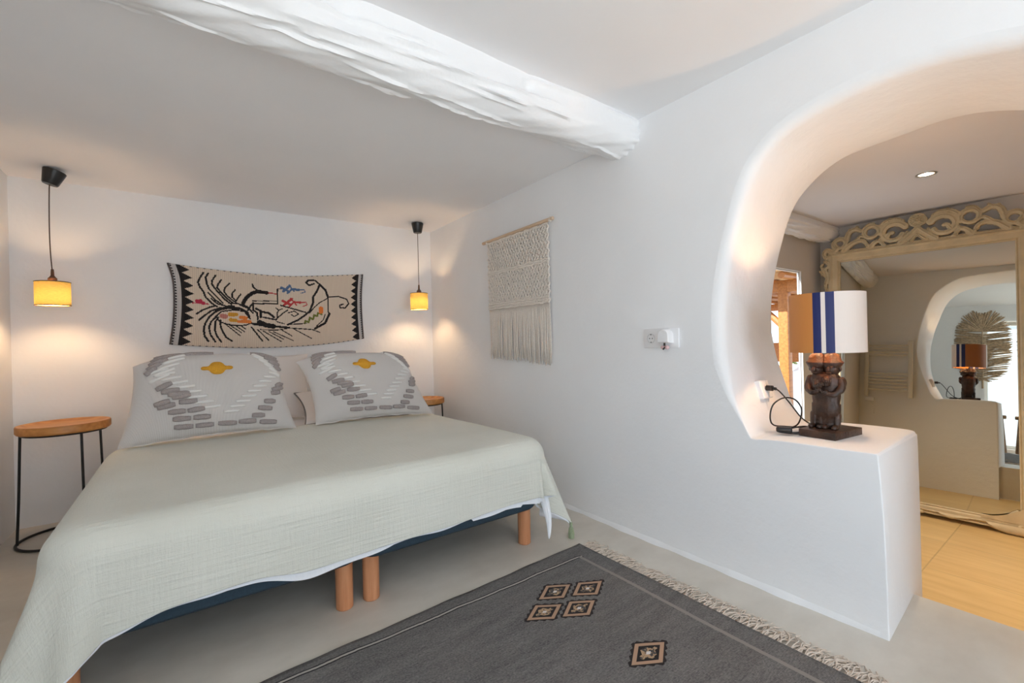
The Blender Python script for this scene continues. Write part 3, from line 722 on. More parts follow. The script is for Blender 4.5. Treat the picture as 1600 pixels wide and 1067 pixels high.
# ------------------------------------------------------------------ tapestry with woven picture
TT, TB, TL, TR = [[-0.087,1.652],[0.118,1.63],[0.34,1.617],[0.631,1.609],[0.955,1.634],[1.25,1.664]], [[-0.084,1.086],[0.149,1.064],[0.422,1.049],[0.723,1.052],[0.999,1.072],[1.245,1.106]], [[-0.087,1.652],[-0.061,1.546],[-0.055,1.396],[-0.063,1.245],[-0.084,1.086]], [[1.25,1.664],[1.236,1.503],[1.234,1.316],[1.245,1.106]]
STROKES = [["k",0.0044,[[0.113,1.598],[0.095,1.566],[0.08,1.529],[0.09,1.494],[0.11,1.464],[0.122,1.423],[0.156,1.382],[0.19,1.357]]],["k",0.0044,[[0.141,1.595],[0.125,1.563],[0.133,1.517],[0.145,1.481],[0.166,1.456],[0.192,1.425],[0.226,1.384]]],["k",0.0044,[[0.186,1.583],[0.164,1.544],[0.163,1.518],[0.18,1.488],[0.21,1.447],[0.244,1.406],[0.28,1.375]]],["k",0.0044,[[0.219,1.551],[0.198,1.515],[0.193,1.494],[0.219,1.458],[0.254,1.417],[0.289,1.386]]],["k",0.0039,[[0.269,1.53],[0.242,1.496],[0.235,1.469],[0.254,1.438],[0.285,1.408],[0.312,1.387]]],["k",0.0039,[[0.305,1.483],[0.286,1.456],[0.285,1.429],[0.308,1.403]]],["k",0.0039,[[0.341,1.453],[0.322,1.425],[0.312,1.403]]],["k",0.0039,[[0.157,1.414],[0.191,1.378],[0.244,1.362],[0.298,1.363]]],["k",0.0039,[[0.14,1.455],[0.182,1.404],[0.226,1.369]]],["k",0.0044,[[0.069,1.303],[0.103,1.329],[0.147,1.351],[0.182,1.362]]],["k",0.0044,[[0.081,1.257],[0.111,1.288],[0.155,1.325],[0.208,1.347],[0.298,1.355]]],["k",0.0064,[[0.181,1.32],[0.216,1.34],[0.27,1.35],[0.334,1.345],[0.38,1.319],[0.391,1.281]]],["k",0.0039,[[0.335,1.372],[0.381,1.351],[0.418,1.314]]],["k",0.0039,[[0.262,1.383],[0.326,1.379],[0.381,1.362],[0.408,1.325]]],["k",0.0049,[[0.133,1.106],[0.112,1.143],[0.107,1.195],[0.118,1.236],[0.141,1.278],[0.181,1.32]]],["k",0.0044,[[0.176,1.1],[0.147,1.153],[0.139,1.205],[0.153,1.247],[0.189,1.289]]],["k",0.0044,[[0.211,1.1],[0.186,1.142],[0.174,1.184],[0.179,1.247],[0.197,1.278]]],["k",0.0044,[[0.279,1.104],[0.243,1.131],[0.222,1.173],[0.209,1.215],[0.21,1.258]]],["k",0.0024,[[0.232,1.237],[0.33,1.143]]],["k",0.0024,[[0.259,1.228],[0.34,1.165]]],["k",0.0024,[[0.295,1.224],[0.36,1.172]]],["k",0.0024,[[0.331,1.221],[0.368,1.192]]],["k",0.0034,[[0.18,1.284],[0.206,1.247],[0.25,1.228],[0.313,1.218],[0.369,1.221],[0.402,1.237]]],["k",0.0034,[[0.18,1.284],[0.216,1.321],[0.297,1.335],[0.361,1.324],[0.398,1.27]]],["k",0.0098,[[0.355,1.386],[0.375,1.427],[0.411,1.461],[0.445,1.477]]],["k",0.0098,[[0.45,1.479],[0.513,1.471]]],["k",0.0044,[[0.452,1.485],[0.424,1.509],[0.418,1.532]]],["r",0.0024,[[0.528,1.472],[0.577,1.465]]],["k",0.0024,[[0.415,1.405],[0.586,1.41]]],["k",0.0039,[[0.414,1.384],[0.586,1.389]]],["k",0.0034,[[0.588,1.506],[0.586,1.387]]],["k",0.0024,[[0.588,1.506],[0.617,1.507]]],["b",0.0054,[[0.617,1.516],[0.67,1.487]]],["b",0.0054,[[0.628,1.488],[0.676,1.533]]],["b",0.0039,[[0.659,1.475],[0.693,1.511]]],["b",0.0029,[[0.671,1.537],[0.706,1.491]]],["b",0.0054,[[0.696,1.507],[0.741,1.504]]],["b",0.002,[[0.743,1.504],[0.781,1.506],[0.788,1.489],[0.756,1.478]]],["r",0.0054,[[0.622,1.413],[0.678,1.382]]],["r",0.0054,[[0.631,1.381],[0.687,1.431]]],["r",0.0039,[[0.667,1.368],[0.704,1.408]]],["r",0.0029,[[0.679,1.435],[0.719,1.382]]],["r",0.0049,[[0.704,1.404],[0.75,1.403]]],["r",0.002,[[0.75,1.403],[0.789,1.407],[0.797,1.386],[0.767,1.371]]],["k",0.0049,[[0.897,1.559],[0.864,1.587],[0.815,1.587],[0.796,1.565],[0.819,1.545],[0.855,1.559]]],["k",0.0064,[[0.897,1.559],[0.941,1.514],[0.96,1.455]]],["k",0.0034,[[0.96,1.455],[0.959,1.335],[0.97,1.312]]],["k",0.0068,[[0.97,1.318],[0.934,1.24],[0.855,1.195]]],["k",0.0059,[[0.897,1.55],[0.875,1.499],[0.845,1.451],[0.844,1.404],[0.815,1.333]]],["k",0.0054,[[0.815,1.333],[0.782,1.303],[0.727,1.262],[0.653,1.225]]],["k",0.0039,[[0.962,1.455],[1.043,1.464],[1.113,1.443],[1.13,1.406],[1.1,1.369],[1.058,1.368],[1.053,1.392],[1.083,1.399]]],["k",0.0029,[[0.956,1.445],[0.893,1.405],[0.848,1.363],[0.814,1.321]]],["k",0.0029,[[0.936,1.311],[0.918,1.263],[0.867,1.216]]],["g",0.0044,[[0.778,1.237],[0.783,1.256],[0.807,1.245]]],["g",0.0044,[[0.811,1.26],[0.816,1.284],[0.84,1.269]]],["g",0.0044,[[0.844,1.28],[0.849,1.304],[0.874,1.296]]],["g",0.0039,[[0.874,1.304],[0.88,1.322],[0.908,1.311]]],["o",0.0137,[[0.903,1.356],[0.903,1.334]]],["k",0.0039,[[0.606,1.376],[0.687,1.353],[0.787,1.324]]],["k",0.0029,[[0.656,1.318],[0.703,1.333],[0.732,1.31],[0.702,1.29],[0.681,1.305]]],["k",0.0034,[[0.573,1.27],[0.625,1.318],[0.656,1.341]]],["k",0.0029,[[0.578,1.272],[0.58,1.317],[0.595,1.342]]],["k",0.0029,[[0.573,1.356],[0.59,1.339],[0.615,1.349]]],["k",0.0049,[[0.419,1.39],[0.418,1.336],[0.446,1.314],[0.447,1.265]]],["k",0.0059,[[0.438,1.347],[0.468,1.331],[0.467,1.282]]],["k",0.0059,[[0.476,1.324],[0.524,1.314],[0.558,1.283]]],["k",0.0044,[[0.484,1.282],[0.573,1.263]]],["k",0.0137,[[0.459,1.243],[0.503,1.221],[0.552,1.212]]],["k",0.0068,[[0.416,1.232],[0.464,1.224]]],["k",0.0059,[[0.552,1.212],[0.663,1.202]]],["k",0.0044,[[0.369,1.259],[0.425,1.227]]],["k",0.0044,[[0.385,1.335],[0.41,1.379]]],["k",0.0029,[[0.463,1.188],[0.571,1.182],[0.663,1.199],[0.833,1.187],[0.893,1.163]]],["k",0.0039,[[0.406,1.205],[0.476,1.1]]],["k",0.0029,[[0.444,1.188],[0.52,1.104]]],["k",0.0029,[[0.482,1.177],[0.605,1.094]]],["k",0.0024,[[0.551,1.171],[0.692,1.099]]],["k",0.002,[[0.521,1.173],[0.62,1.112]]],["k",0.002,[[0.612,1.182],[0.683,1.136]]],["k",0.0024,[[0.684,1.199],[0.826,1.116]]],["k",0.002,[[0.653,1.225],[0.791,1.237]]],["k",0.002,[[0.573,1.249],[0.628,1.233]]],["c",0.0088,[[0.071,1.394],[0.109,1.379]]],["c",0.0059,[[0.092,1.401],[0.107,1.373]]],["c",0.002,[[0.047,1.379],[0.138,1.373]]],["p",0.0127,[[0.222,1.289],[0.24,1.285]]],["y",0.0107,[[0.269,1.301],[0.307,1.301]]],["y",0.0098,[[0.273,1.261],[0.303,1.256]]],["o",0.0098,[[0.337,1.28],[0.37,1.274]]],["o",0.0088,[[0.323,1.248],[0.396,1.248]]]]
def crv(pts, n):
    P = spline([Vector((a, b, 0)) for a, b in pts], 12); L = [0]
    for i in range(1, len(P)): L.append(L[-1]+(P[i]-P[i-1]).length)
    out = []
    for k in range(n+1):
        d = L[-1]*k/n; i = max(j for j in range(len(L)) if L[j] <= d+1e-9); i = min(i, len(P)-2)
        t = (d-L[i])/max(1e-9, L[i+1]-L[i]); out.append(P[i].lerp(P[i+1], t))
    return np.array([(p.x, p.y) for p in out])
NU, NV = 300, 116
top, bot, lef, rig = crv(TT, NU), crv(TB, NU), crv(TL, NV), crv(TR, NV)
U = np.linspace(0, 1, NU+1)[:, None, None]; V = np.linspace(0, 1, NV+1)[None, :, None]   # V down
S = (1-V)*top[:, None]+V*bot[:, None]+(1-U)*lef[None]+U*rig[None]-((1-U)*(1-V)*top[0]+U*(1-V)*top[-1]+(1-U)*V*bot[0]+U*V*bot[-1])
C = (S[:-1,:-1]+S[1:,:-1]+S[:-1,1:]+S[1:,1:])/4
PAL = {'base':0,'k':1,'r':2,'b':3,'g':4,'o':5,'p':6,'y':7,'c':8,'w':9}
idx = np.zeros((NU, NV), int)
for c, w, pts in STROKES:
    d = np.full((NU, NV), 9.)
    for a, b in zip(pts[:-1], pts[1:]):
        a = np.array(a); b = np.array(b); ab = b-a; t = np.clip(((C-a)@ab)/(ab@ab+1e-12), 0, 1)
        d = np.minimum(d, np.hypot(*np.moveaxis(C-a-t[..., None]*ab, -1, 0)))
    idx[d < max(w*(1.35 if c not in 'rbg' else 1.75), .0036)] = PAL[c]
uu = (np.arange(NU)+.5)/NU; vv = (np.arange(NV)+.5)/NV
for i in range(NU):
    for j in range(NV):
        for side, u in ((0, uu[i]), (1, 1-uu[i])):
            k = 1 if side == 0 else .8
            if u < .010*k: idx[i, j] = 1 if (j//2) % 2 else 9
            elif u < .026*k: idx[i, j] = 9
            elif u < .030*k: idx[i, j] = 3 if False else 9
            elif u < .046*k: idx[i, j] = 1
            elif u < .086*k:
                ph = (vv[j]*10) % 1; tri = 1-abs(ph-.5)*2
                if (u/k-.046)/.040 < tri: idx[i, j] = 1
        if (j == 0 or j == NV-1) and (i//3) % 3 == 0: idx[i, j] = 1
mtap = []
for nm, c in (('base', (218,200,182)), ('k', (34,29,30)), ('r', (188,62,66)), ('b', (86,110,146)), ('g', (112,116,52)), ('o', (226,128,62)), ('p', (190,122,112)), ('y', (206,148,54)), ('c', (186,52,76)), ('w', (196,190,188))):
    m, nt, b = new_mat('tapestry_yarn_'+nm); b.inputs['Roughness'].default_value = .95
    w = nt.nodes.new('ShaderNodeTexWave'); w.bands_direction = 'X'; w.inputs['Scale'].default_value = 26; w.inputs['Distortion'].default_value = .8
    nt.links.new(objcoord(nt), w.inputs['Vector'])
    cc = srgb(*c); nt.links.new(ramp(nt, w.outputs['Fac'], tuple(x*.78 for x in cc[:3])+(1,), cc, .0, .25), b.inputs['Base Color']); bump(nt, b, w.outputs['Fac'], .5, .002)
    mtap.append(m)
vs = []
for i in range(NU+1):
    for j in range(NV+1):
        x, z = S[i, j]; u, v = i/NU, j/NV
        vs.append((x, YB-.016-.010*math.sin(u*PI)*math.sin(v*PI)-.004*math.sin(u*9+v*4), z))
nb = len(vs); W2 = NV+1
fs = [(i*W2+j, i*W2+j+1, (i+1)*W2+j+1, (i+1)*W2+j) for i in range(NU) for j in range(NV)]
mi = [int(idx[i, j]) for i in range(NU) for j in range(NV)]
tap = MB(); tap.v = vs; tap.f = fs; tap.mi = mi
to = tap.build('wall_tapestry', mtap)
md = to.modifiers.new('Solidify', 'SOLIDIFY'); md.thickness = .005; md.offset = -1
tag(to, 'woven beige wall tapestry with black bird and flower pattern above the bed', 'tapestry')
# twisted edge cords
for nm, pts in (('binding', [(p[0]-.002, YB-.018, p[1]) for p in lef]), ('binding', [(p[0]+.002, YB-.018, p[1]) for p in rig])):
    mb = MB(); mb.tube(pts[::3]+[pts[-1]], .006, 8, mi=0); o = mb.build(nm, simple('bound_edge_yarn', srgb(90,82,82), .95, nscale=140, var=.7), to)
    tag(o, 'black and white bound side edge')

# ------------------------------------------------------------------ macrame hanging on the arch wall
M_COTTON = simple('cotton_cord', srgb(228,219,209), .95, nscale=120, var=.08, bs=.5, bscale=300, bdist=.002)
mt = empty('macrame_hanging', (XW, 2.54, 1.80)); tag(mt, 'cream macrame wall hanging with long fringe on a wooden dowel', 'wall hanging')
def mp_(y, z, x=0.): return (-.02+x, y-2.54, z-1.80)
mb = MB(); mb.tube([mp_(2.12,1.822,-.006), mp_(2.94,1.815,-.006)], .0115, 14); mb.build('dowel', M_ROD, mt)
for y, z in ((2.15,1.822),(2.885,1.815)): MB().tube([mp_(y-.012,z+.012,-.006), mp_(y,z-.014,-.006)], .012, 8).build('knot', M_COTTON, mt)
rr = random.Random(5); mb = MB()
nc = 46; y0m, y1m = 2.18, 2.875
for i in range(nc):
    y = y0m+(y1m-y0m)*i/(nc-1); pts = []; ph = rr.uniform(0, 6); N = 60
    for k in range(N+1):
        z = 1.822-(1.822-1.30)*k/N
        amp = .006 if z > 1.57 else .004
        s = math.sin((1.82-z)*(2*PI/.052)+(PI if i % 2 else 0))
        pts.append(mp_(y+amp*s, z, .004*math.cos((1.82-z)*(2*PI/.026)+ph)))
    mb.tube(pts, .0072, 5)
for z in (1.80, 1.575, 1.56, 1.335, 1.318, 1.30):
    for i in range(nc):
        y = y0m+(y1m-y0m)*i/(nc-1); mb.ell(mp_(y, z+.003*math.sin(i), -.006), (.007,.0085,.0085), 6)
for row in range(7):
    for i in range(row % 2, nc-1, 2):
        y = y0m+(y1m-y0m)*(i+.5)/(nc-1); mb.ell(mp_(y, 1.77-row*.030+rr.uniform(-.004,.004), -.006), (.006,.010,.006), 5)
tag(mb.build('knotted_panel', M_COTTON, mt, sharp=0), 'knotted cotton cord panel')
mb = MB()
for i in range(92):
    y = y0m+(y1m-y0m)*i/91; zb_ = .905+.035*(y-2.2)/.68+rr.uniform(-.02,.02); ph = rr.uniform(0,6); r1 = rr.uniform(-.006,.006)
    mb.tube([mp_(y, 1.30, 0), mp_(y+r1*.5, 1.2, .002*math.sin(ph)), mp_(y+r1, 1.05, .004*math.sin(ph+1)), mp_(y+r1*1.3, zb_, .003*math.sin(ph+2))], [.0045,.0045,.0042,.003], 5)
tag(mb.build('fringe', M_COTTON, mt, sharp=0), 'long straight cotton fringe')

# ------------------------------------------------------------------ socket with charger on the arch wall
st = empty('wall_socket', (XW, 1.361, 1.048)); tag(st, 'white double wall socket plate on the arch wall', 'socket')
mb = MB(); mb.box((-.005, 0, 0), (.010, .20, .095)); mb.build('face_plate', M_WPLASTIC, st, bevel=.003)
for dy in (.056, -.040):
    mb = MB(); rot = Matrix.Rotation(-PI/2, 3, 'Y')
    mb.lathe([(.021,.001),(.0225,.003),(.024,.001)], (-.010, dy, 0), 32, rot=rot); mb.lathe([(.001,-.001),(.0205,-.001)], (-.0095, dy, 0), 32, rot=rot)
    mb.build('socket_insert', simple('socket_grey', srgb(205,205,207), .4), st)
    mb = MB()
    for q in (.008, -.008): mb.ell((-.0115, dy+q, 0), (.001,.0028,.0028), 6)
    for q in (.019, -.019): mb.box((-.0115, dy, q), (.002,.004,.005))
    mb.build('contact', M_PLASTIC, st)
ch = empty('plug_in_diffuser', (XW-.0100, 1.323, 1.055)); tag(ch, 'white domed plug-in device with small pink end, in the wall socket', 'plug-in device')
mb = MB(); N = 16; outl = [(-.034,-.030),(.034,-.030)]+[(.034*math.cos(a*PI/N), .008+.034*math.sin(a*PI/N)*.9) for a in range(N+1)]
for lay, (x, s) in enumerate(((0,1),(-.022,1),(-.034,.93),(-.038,.8))): pass
vs = []; lv = ((0,1),(-.022,1),(-.033,.95),(-.038,.82)); n = len(outl)
for x, s in lv: vs += [(x, a*s, b*s) for a, b in outl]
fs = [(l*n+k, l*n+(k+1)%n, (l+1)*n+(k+1)%n, (l+1)*n+k) for l in range(3) for k in range(n)]+[tuple(3*n+k for k in range(n))]
mb.add(vs, fs); mb.build('housing', M_WPLASTIC, ch)
mb = MB(); mb.tube([(-.018, .004, -.030), (-.018, .004, -.045)], .0045, 8); mb.build('stem', M_PLASTIC, ch)
mb = MB(); mb.ell((-.018, .012, -.052), (.010,.013,.009), 8); mb.ell((-.018,-.010,-.052), (.010,.011,.010), 8); mb.build('cap', M_PINK, ch)
mb = MB(); mb.tube([(-.024, -.004, -.050), (-.028, .006, -.062)], .004, 8); mb.build('key', M_PLASTIC, ch)

# ------------------------------------------------------------------ rug
RX, RY = 1.598, 1.655
nu, nv = 90, 90; vs = []
for i in range(nu+1):
    for j in range(nv+1):
        x = -2.3*i/nu; y = -1.80*j/nv
        xx = x+.0; yy = y+.042*x*(1+y/1.80)
        vs.append((xx, yy, .009+.0012*math.sin(x*14+y*9)+.001*math.sin(x*31)))
fs = [(i*(nv+1)+j, i*(nv+1)+j+1, (i+1)*(nv+1)+j+1, (i+1)*(nv+1)+j) for i in range(nu) for j in range(nv)]
# object coordinates stay square while the outline drifts
rug = MB().add(vs, fs).build('rug', M_RUG); rug.location = (RX, RY, 0)
md = rug.modifiers.new('Solidify', 'SOLIDIFY'); md.thickness = .007; md.offset = -1
tag(rug, 'charcoal flatweave rug with tan lozenges and cream fringe on the cement floor', 'rug')
rr = random.Random(9); mb = MB()
for k in range(66):
    y = -.015-1.78*k/65
    for s in range(7):
        yy = y+rr.uniform(-.008,.008); L = rr.uniform(.06,.105); dy = rr.uniform(-.035,.02); z0 = .004+rr.uniform(0,.005)
        P = [(-.004, yy, .008), (L*.3, yy+dy*.2+rr.uniform(-.006,.006), z0+.006*rr.random()), (L*.6, yy+dy*.7+rr.uniform(-.01,.01), z0+.008*rr.random()), (L*.85, yy+dy+rr.uniform(-.014,.014), z0), (L, yy+dy+rr.uniform(-.02,.02), z0)]
        mb.tube([tuple(p) for p in spline(P, 3)], .0022, 4)
o = mb.build('fringe', M_FRINGE, rug, sharp=0); tag(o, 'cream knotted fringe')
mb = MB(); mb.tube([(-.001, -1.80*j/60, .007) for j in range(61)], .004, 6); mb.build('edge_braid', M_FRINGE, rug)

# ------------------------------------------------------------------ table lamp on the shelf
lt = empty('table_lamp', (2.160, .736, .631)); tag(lt, 'table lamp with dark carved twin figure base and striped drum shade on the ledge', 'table lamp')
M_BRONZE = simple('dark_carved_wood', srgb(62,42,32), .38, nscale=25, var=.5, bs=.7, bscale=90, bdist=.004)
mb = MB(); mb.box((.0,-.004,.013), (.215,.138,.030)); o = mb.build('plinth', M_BRONZE, lt, bevel=.003); o.rotation_euler = (0, 0, math.radians(-7))
fg = MB()
# shared robed body, widest at the shoulders
def ring_body(levels, n=40):
    vs = []
    for z, wx, wy, cx, cy in levels:
        for k in range(n):
            a = 2*PI*k/n; c, si = math.cos(a), math.sin(a)
            g = 1+.045*math.sin(a*14+z*20)+.03*math.sin(z*160)*(z < .12)
            g *= 1-.16*max(0, math.cos(a))**10-.16*max(0, -math.cos(a))**10   # cleft between the two figures
            vs.append((cx+wx*c*g, cy+wy*si*g, z))
    m = len(levels); fs = [(i*n+k, i*n+(k+1)%n, (i+1)*n+(k+1)%n, (i+1)*n+k) for i in range(m-1) for k in range(n)]
    fs += [tuple(range(n-1,-1,-1)), tuple((m-1)*n+k for k in range(n))]
    fg.add(vs, fs)
B_ = .028
ring_body([(B_,.030,.044,.0,.004),(B_+.02,.026,.040,.0,.004),(B_+.05,.030,.043,0,.003),(B_+.055,.034,.049,0,.002),(B_+.10,.036,.051,0,.0),(B_+.105,.033,.047,0,0),(B_+.14,.038,.052,0,0),(B_+.18,.042,.057,0,0),(B_+.205,.042,.056,0,0),(B_+.222,.032,.046,0,0),(B_+.235,.020,.034,0,.0)])
for oy, s_, hx in ((.027, .98, -.006), (-.023, 1.05, .004)):
    q = lambda x, y, z: (hx+x*s_, oy+y*s_, B_+z)
    fg.ell(q(0,0,.252), (.031*s_,.028*s_,.036*s_), 12)
    fg.ell(q(-.030,0,.246), (.009,.007,.012), 6)
    for sy in (-1,1):
        fg.ell(q(-.027,sy*.011,.256), (.006,.006,.004), 6); fg.ell(q(.0,sy*.028,.247), (.007,.006,.012), 6)
    fg.ell(q(-.028,0,.231), (.007,.012,.004), 6)
    fg.lathe([(.001,.318),(.012,.316),(.024,.308),(.031,.296),(.034,.284),(.0405,.279),(.0415,.275),(.034,.262),(.028,.250),(.001,.25)], (hx, oy, B_-.004), 28)
    # legs and feet stepping forward
    for sy in (-1,1):
        skin('f', [q(0,sy*.012,.07), q(-.006,sy*.014,.03), q(-.008,sy*.015,.008), q(-.046,sy*.017,.006)], [(0,1),(1,2),(2,3)], [.020,.016,.014,.010], fg, None, 1)
# arms folded over the chest and reaching round each other
for pts, rr_a in (([(.0,.052,.205),(-.018,.058,.170),(-.040,.036,.148),(-.046,.006,.158)], (.016,.015,.012,.010)),
                  ([(.0,-.052,.205),(-.012,-.062,.172),(-.036,-.046,.145),(-.044,-.016,.150)], (.016,.015,.012,.010)),
                  ([(-.030,.020,.20),(-.044,.016,.175),(-.046,-.004,.182)], (.012,.012,.010)),
                  ([(-.026,-.010,.21),(-.042,-.020,.185),(-.046,-.030,.195)], (.012,.011,.009))):
    P = spline([(a, b, c+B_) for a, b, c in pts], 5); n = len(P)
    rad2 = [rr_a[min(len(rr_a)-1, int(i/n*len(rr_a)))] for i in range(n)]
    fg.tube([tuple(p) for p in P], rad2, 10); e = P[-1]
    for k in range(4): fg.ell((e.x-.006, e.y+(k-1.5)*.006, e.z+.003), (.005,.0035,.009), 6)
fg.ell((.004,.060,B_+.200), (.015,.014,.018), 10); fg.ell((.004,-.060,B_+.190), (.016,.014,.024), 10)
o = fg.build('carved_figures', M_BRONZE, lt, sharp=0); tag(o, 'two embracing figures in round hats carved in dark wood'); o.location = (-.008, .006, 0); o.rotation_euler = (0,0,math.radians(-4))
mb = MB(); mb.tube([(0,0,.30),(0,0,.40)], .006, 10); mb.lathe([(.001,.385),(.016,.385),(.017,.42),(.014,.435),(.001,.435)], (0,0,0), 16); mb.build('lamp_holder', M_BROWNP, lt)
def mat_drum():
    m, nt, b = new_mat('satin_thread_shade'); out = nt.nodes['Material Output']
    tc = nt.nodes.new('ShaderNodeTexCoord'); sp = nt.nodes.new('ShaderNodeSeparateXYZ'); nt.links.new(tc.outputs['Object'], sp.inputs[0])
    ang = mth(nt, 'ARCTAN2', sp.outputs['Y'], sp.outputs['X'])   # object space angle
    deg = mth(nt, 'MULTIPLY', ang, 180/PI)
    deg = mth(nt, 'MODULO', mth(nt, 'ADD', deg, 720), 360)
    def band(lo, hi): return mth(nt, 'MULTIPLY', mth(nt, 'GREATER_THAN', deg, lo), mth(nt, 'LESS_THAN', deg, hi))
    def mix(fac, a, col):
        n = nt.nodes.new('ShaderNodeMixRGB'); nt.links.new(fac, n.inputs['Fac']); nt.links.new(a, n.inputs['Color1']); n.inputs['Color2'].default_value = col; return n.outputs[0]
    rgb = nt.nodes.new('ShaderNodeRGB'); rgb.outputs[0].default_value = srgb(228,216,208); c = rgb.outputs[0]
    for lo, hi, col in [(108,179,(206,134,66)),(179,191,(20,32,92)),(197.3,210,(20,32,92)),(30,43,(20,32,92)),(10,23,(20,32,92)),(288,360,(168,104,58)),(0,10,(168,104,58))]: c = mix(band(lo, hi), c, srgb(*col))  # rear ochre bands painted darker: shade on the same fabric put into its colour
    th = nt.nodes.new('ShaderNodeTexNoise'); th.inputs['Scale'].default_value = 60
    mpp = nt.nodes.new('ShaderNodeMapping'); mpp.inputs['Scale'].default_value = (4,4,.15); nt.links.new(tc.outputs['Object'], mpp.inputs['Vector']); nt.links.new(mpp.outputs[0], th.inputs['Vector'])
    nt.links.new(c, b.inputs['Base Color']); b.inputs['Roughness'].default_value = .5
    bump(nt, b, th.outputs['Fac'], .35, .002)
    tl = nt.nodes.new('ShaderNodeBsdfTranslucent'); nt.links.new(c, tl.inputs[0]); mx = nt.nodes.new('ShaderNodeMixShader'); mx.inputs[0].default_value = .02
    nt.links.new(b.outputs[0], mx.inputs[1]); nt.links.new(tl.outputs[0], mx.inputs[2]); nt.links.new(mx.outputs[0], out.inputs['Surface'])
    return m
rD = .133; z0, z1 = .343, .584
mb = MB(); mb.lathe([(rD-.003,z0+.001),(rD,z0),(rD,z1),(rD-.003,z1-.001)], (0,0,0), 96); o = mb.build('lamp_shade', mat_drum(), lt); tag(o, 'drum shade of satin thread, ochre and white with two navy stripes')
md = o.modifiers.new('Solidify', 'SOLIDIFY'); md.thickness = .002
MB().tube([((rD-.003)*math.cos(a*PI/32), (rD-.003)*math.sin(a*PI/32), z1-.003) for a in range(64)], .003, 6, closed=True).build('shade_ring', M_BROWNP, lt)
mb = MB(); mb.tube([((rD-.003)*math.cos(a*PI/32), (rD-.003)*math.sin(a*PI/32), z0+.003) for a in range(64)], .003, 6, closed=True)
for k in range(3): a = 2*PI*k/3; mb.tube([(.01*math.cos(a), .01*math.sin(a), z0+.09), ((rD-.004)*math.cos(a), (rD-.004)*math.sin(a), z0+.005)], .0016, 6)
mb.build('shade_frame', M_BROWNP, lt)
mb = MB(); mb.ell((0,0,.464), (.022,.022,.032), 12); mb.build('bulb', M_BULB2, lt)
# cord: plinth -> coils -> inline switch -> plug in the reveal
def lc(x, y, z): return (x-2.160, y-.736, z-.631)
CP = [(2.20,.80,.645),(2.19,.845,.645),(2.13,.875,.64),(2.06,.895,.637),(2.04,.865,.636),(2.06,.81,.636),(2.12,.795,.64),(2.16,.83,.645),(2.12,.885,.648),(2.06,.912,.66),(2.04,.915,.70),(2.05,.905,.75),(2.10,.885,.775),(2.16,.865,.765),(2.19,.85,.72),(2.15,.85,.66),(2.07,.87,.642),(2.05,.84,.638),(2.10,.80,.642),(2.17,.80,.648),(2.23,.83,.65),(2.23,.87,.68),(2.22,.91,.74),(2.205,.945,.79),(2.20,.965,.803)]
mb = MB(); mb.tube([lc(*p) for p in spline(CP, 8)], .0032, 7); mb.build('cord', M_PLASTIC, lt, sharp=0)
mb = MB(); mb.box(lc(2.045,.862,.648), (.028,.058,.022), rz=.3); mb.build('inline_switch', M_PLASTIC, lt, bevel=.006, seg=3)
mb = MB(); mb.tube([lc(2.20,.972,.803), lc(2.20,1.0,.803)], .013, 12); mb.tube([lc(2.20,.957,.801), lc(2.20,.974,.803)], .007, 10); mb.build('plug', M_PLASTIC, lt)
so = empty('wall_socket', (2.205, 1.014, .795)); so.rotation_euler = (math.radians(-18), 0, 0)
tag(so, 'white single wall socket inside the arch reveal behind the lamp cord', 'socket')
mb = MB(); mb.box((0,.002,0), (.088,.028,.088)); mb.build('face_plate', M_WPLASTIC, so, bevel=.006, seg=3)
mb = MB(); mb.lathe([(.001,0),(.020,.0),(.022,.003)], (0,-.0125,0), 24, rot=Matrix.Rotation(PI/2, 3, 'X')); mb.build('socket_insert', M_WPLASTIC, so)

# ------------------------------------------------------------------ leaning mirror
yaw, tl_ = .0557, .0710
n_ = Vector((-math.cos(tl_)*math.cos(yaw), -math.cos(tl_)*math.sin(yaw), math.sin(tl_)))
eu = Vector((-math.sin(yaw), math.cos(yaw), 0)); ev = n_.cross(eu); ev = ev if ev.z > 0 else -ev
mr = empty('mirror', (0,0,0)); mm = Matrix(((n_.x, eu.x, ev.x, 4.346), (n_.y, eu.y, ev.y, .912), (n_.z, eu.z, ev.z, -.2985), (0,0,0,1)))
# local x = out of the glass towards the room, y = width, z = height
mr.matrix_world = mm; tag(mr, 'tall cream carved standing mirror leaning on the bathroom wall', 'mirror')
M_GLASS, nt, b = new_mat('mirror_glass'); b.inputs['Base Color'].default_value = (.56,.565,.51,1); b.inputs['Metallic'].default_value = 1; b.inputs['Roughness'].default_value = .004
M_CREAM = simple('cream_painted_wood', srgb(196,176,140), .6, nscale=12, var=.10, bs=.35, bscale=70, bdist=.003)
H0, H1, HW = .095, 1.950, .488
mb = MB(); mb.box((-.006, 0, (H0+H1)/2), (.008, HW*2+.03, H1-H0+.03)); mb.build('glass', M_GLASS, mr, smooth=False)
fwm = .068
def bar(mb, p, q, w0, w1, side):
    pass
mb = MB()
# moulded frame: mitred sweep of a profile (distance outwards, height out of the plane)
prof = [(0,-.004),(0,.006),(.006,.010),(.012,.006),(.016,.014),(.022,.018),(.052,.018),(.060,.026),(.068,.024),(.068,-.012)]
vs = []
cs = [(-1,0),(1,0),(1,1),(-1,1)]
for sy, sz in cs:
    for d, h in prof: vs.append((h, sy*(HW+d), (H0-d) if sz == 0 else (H1+d)))
m = len(prof)
fs = [(a*m+k, ((a+1)%4)*m+k, ((a+1)%4)*m+k+1, a*m+k+1) for a in range(4) for k in range(m-1)]
mb.add(vs, fs); mb.build('frame', M_CREAM, mr, sharp=30)
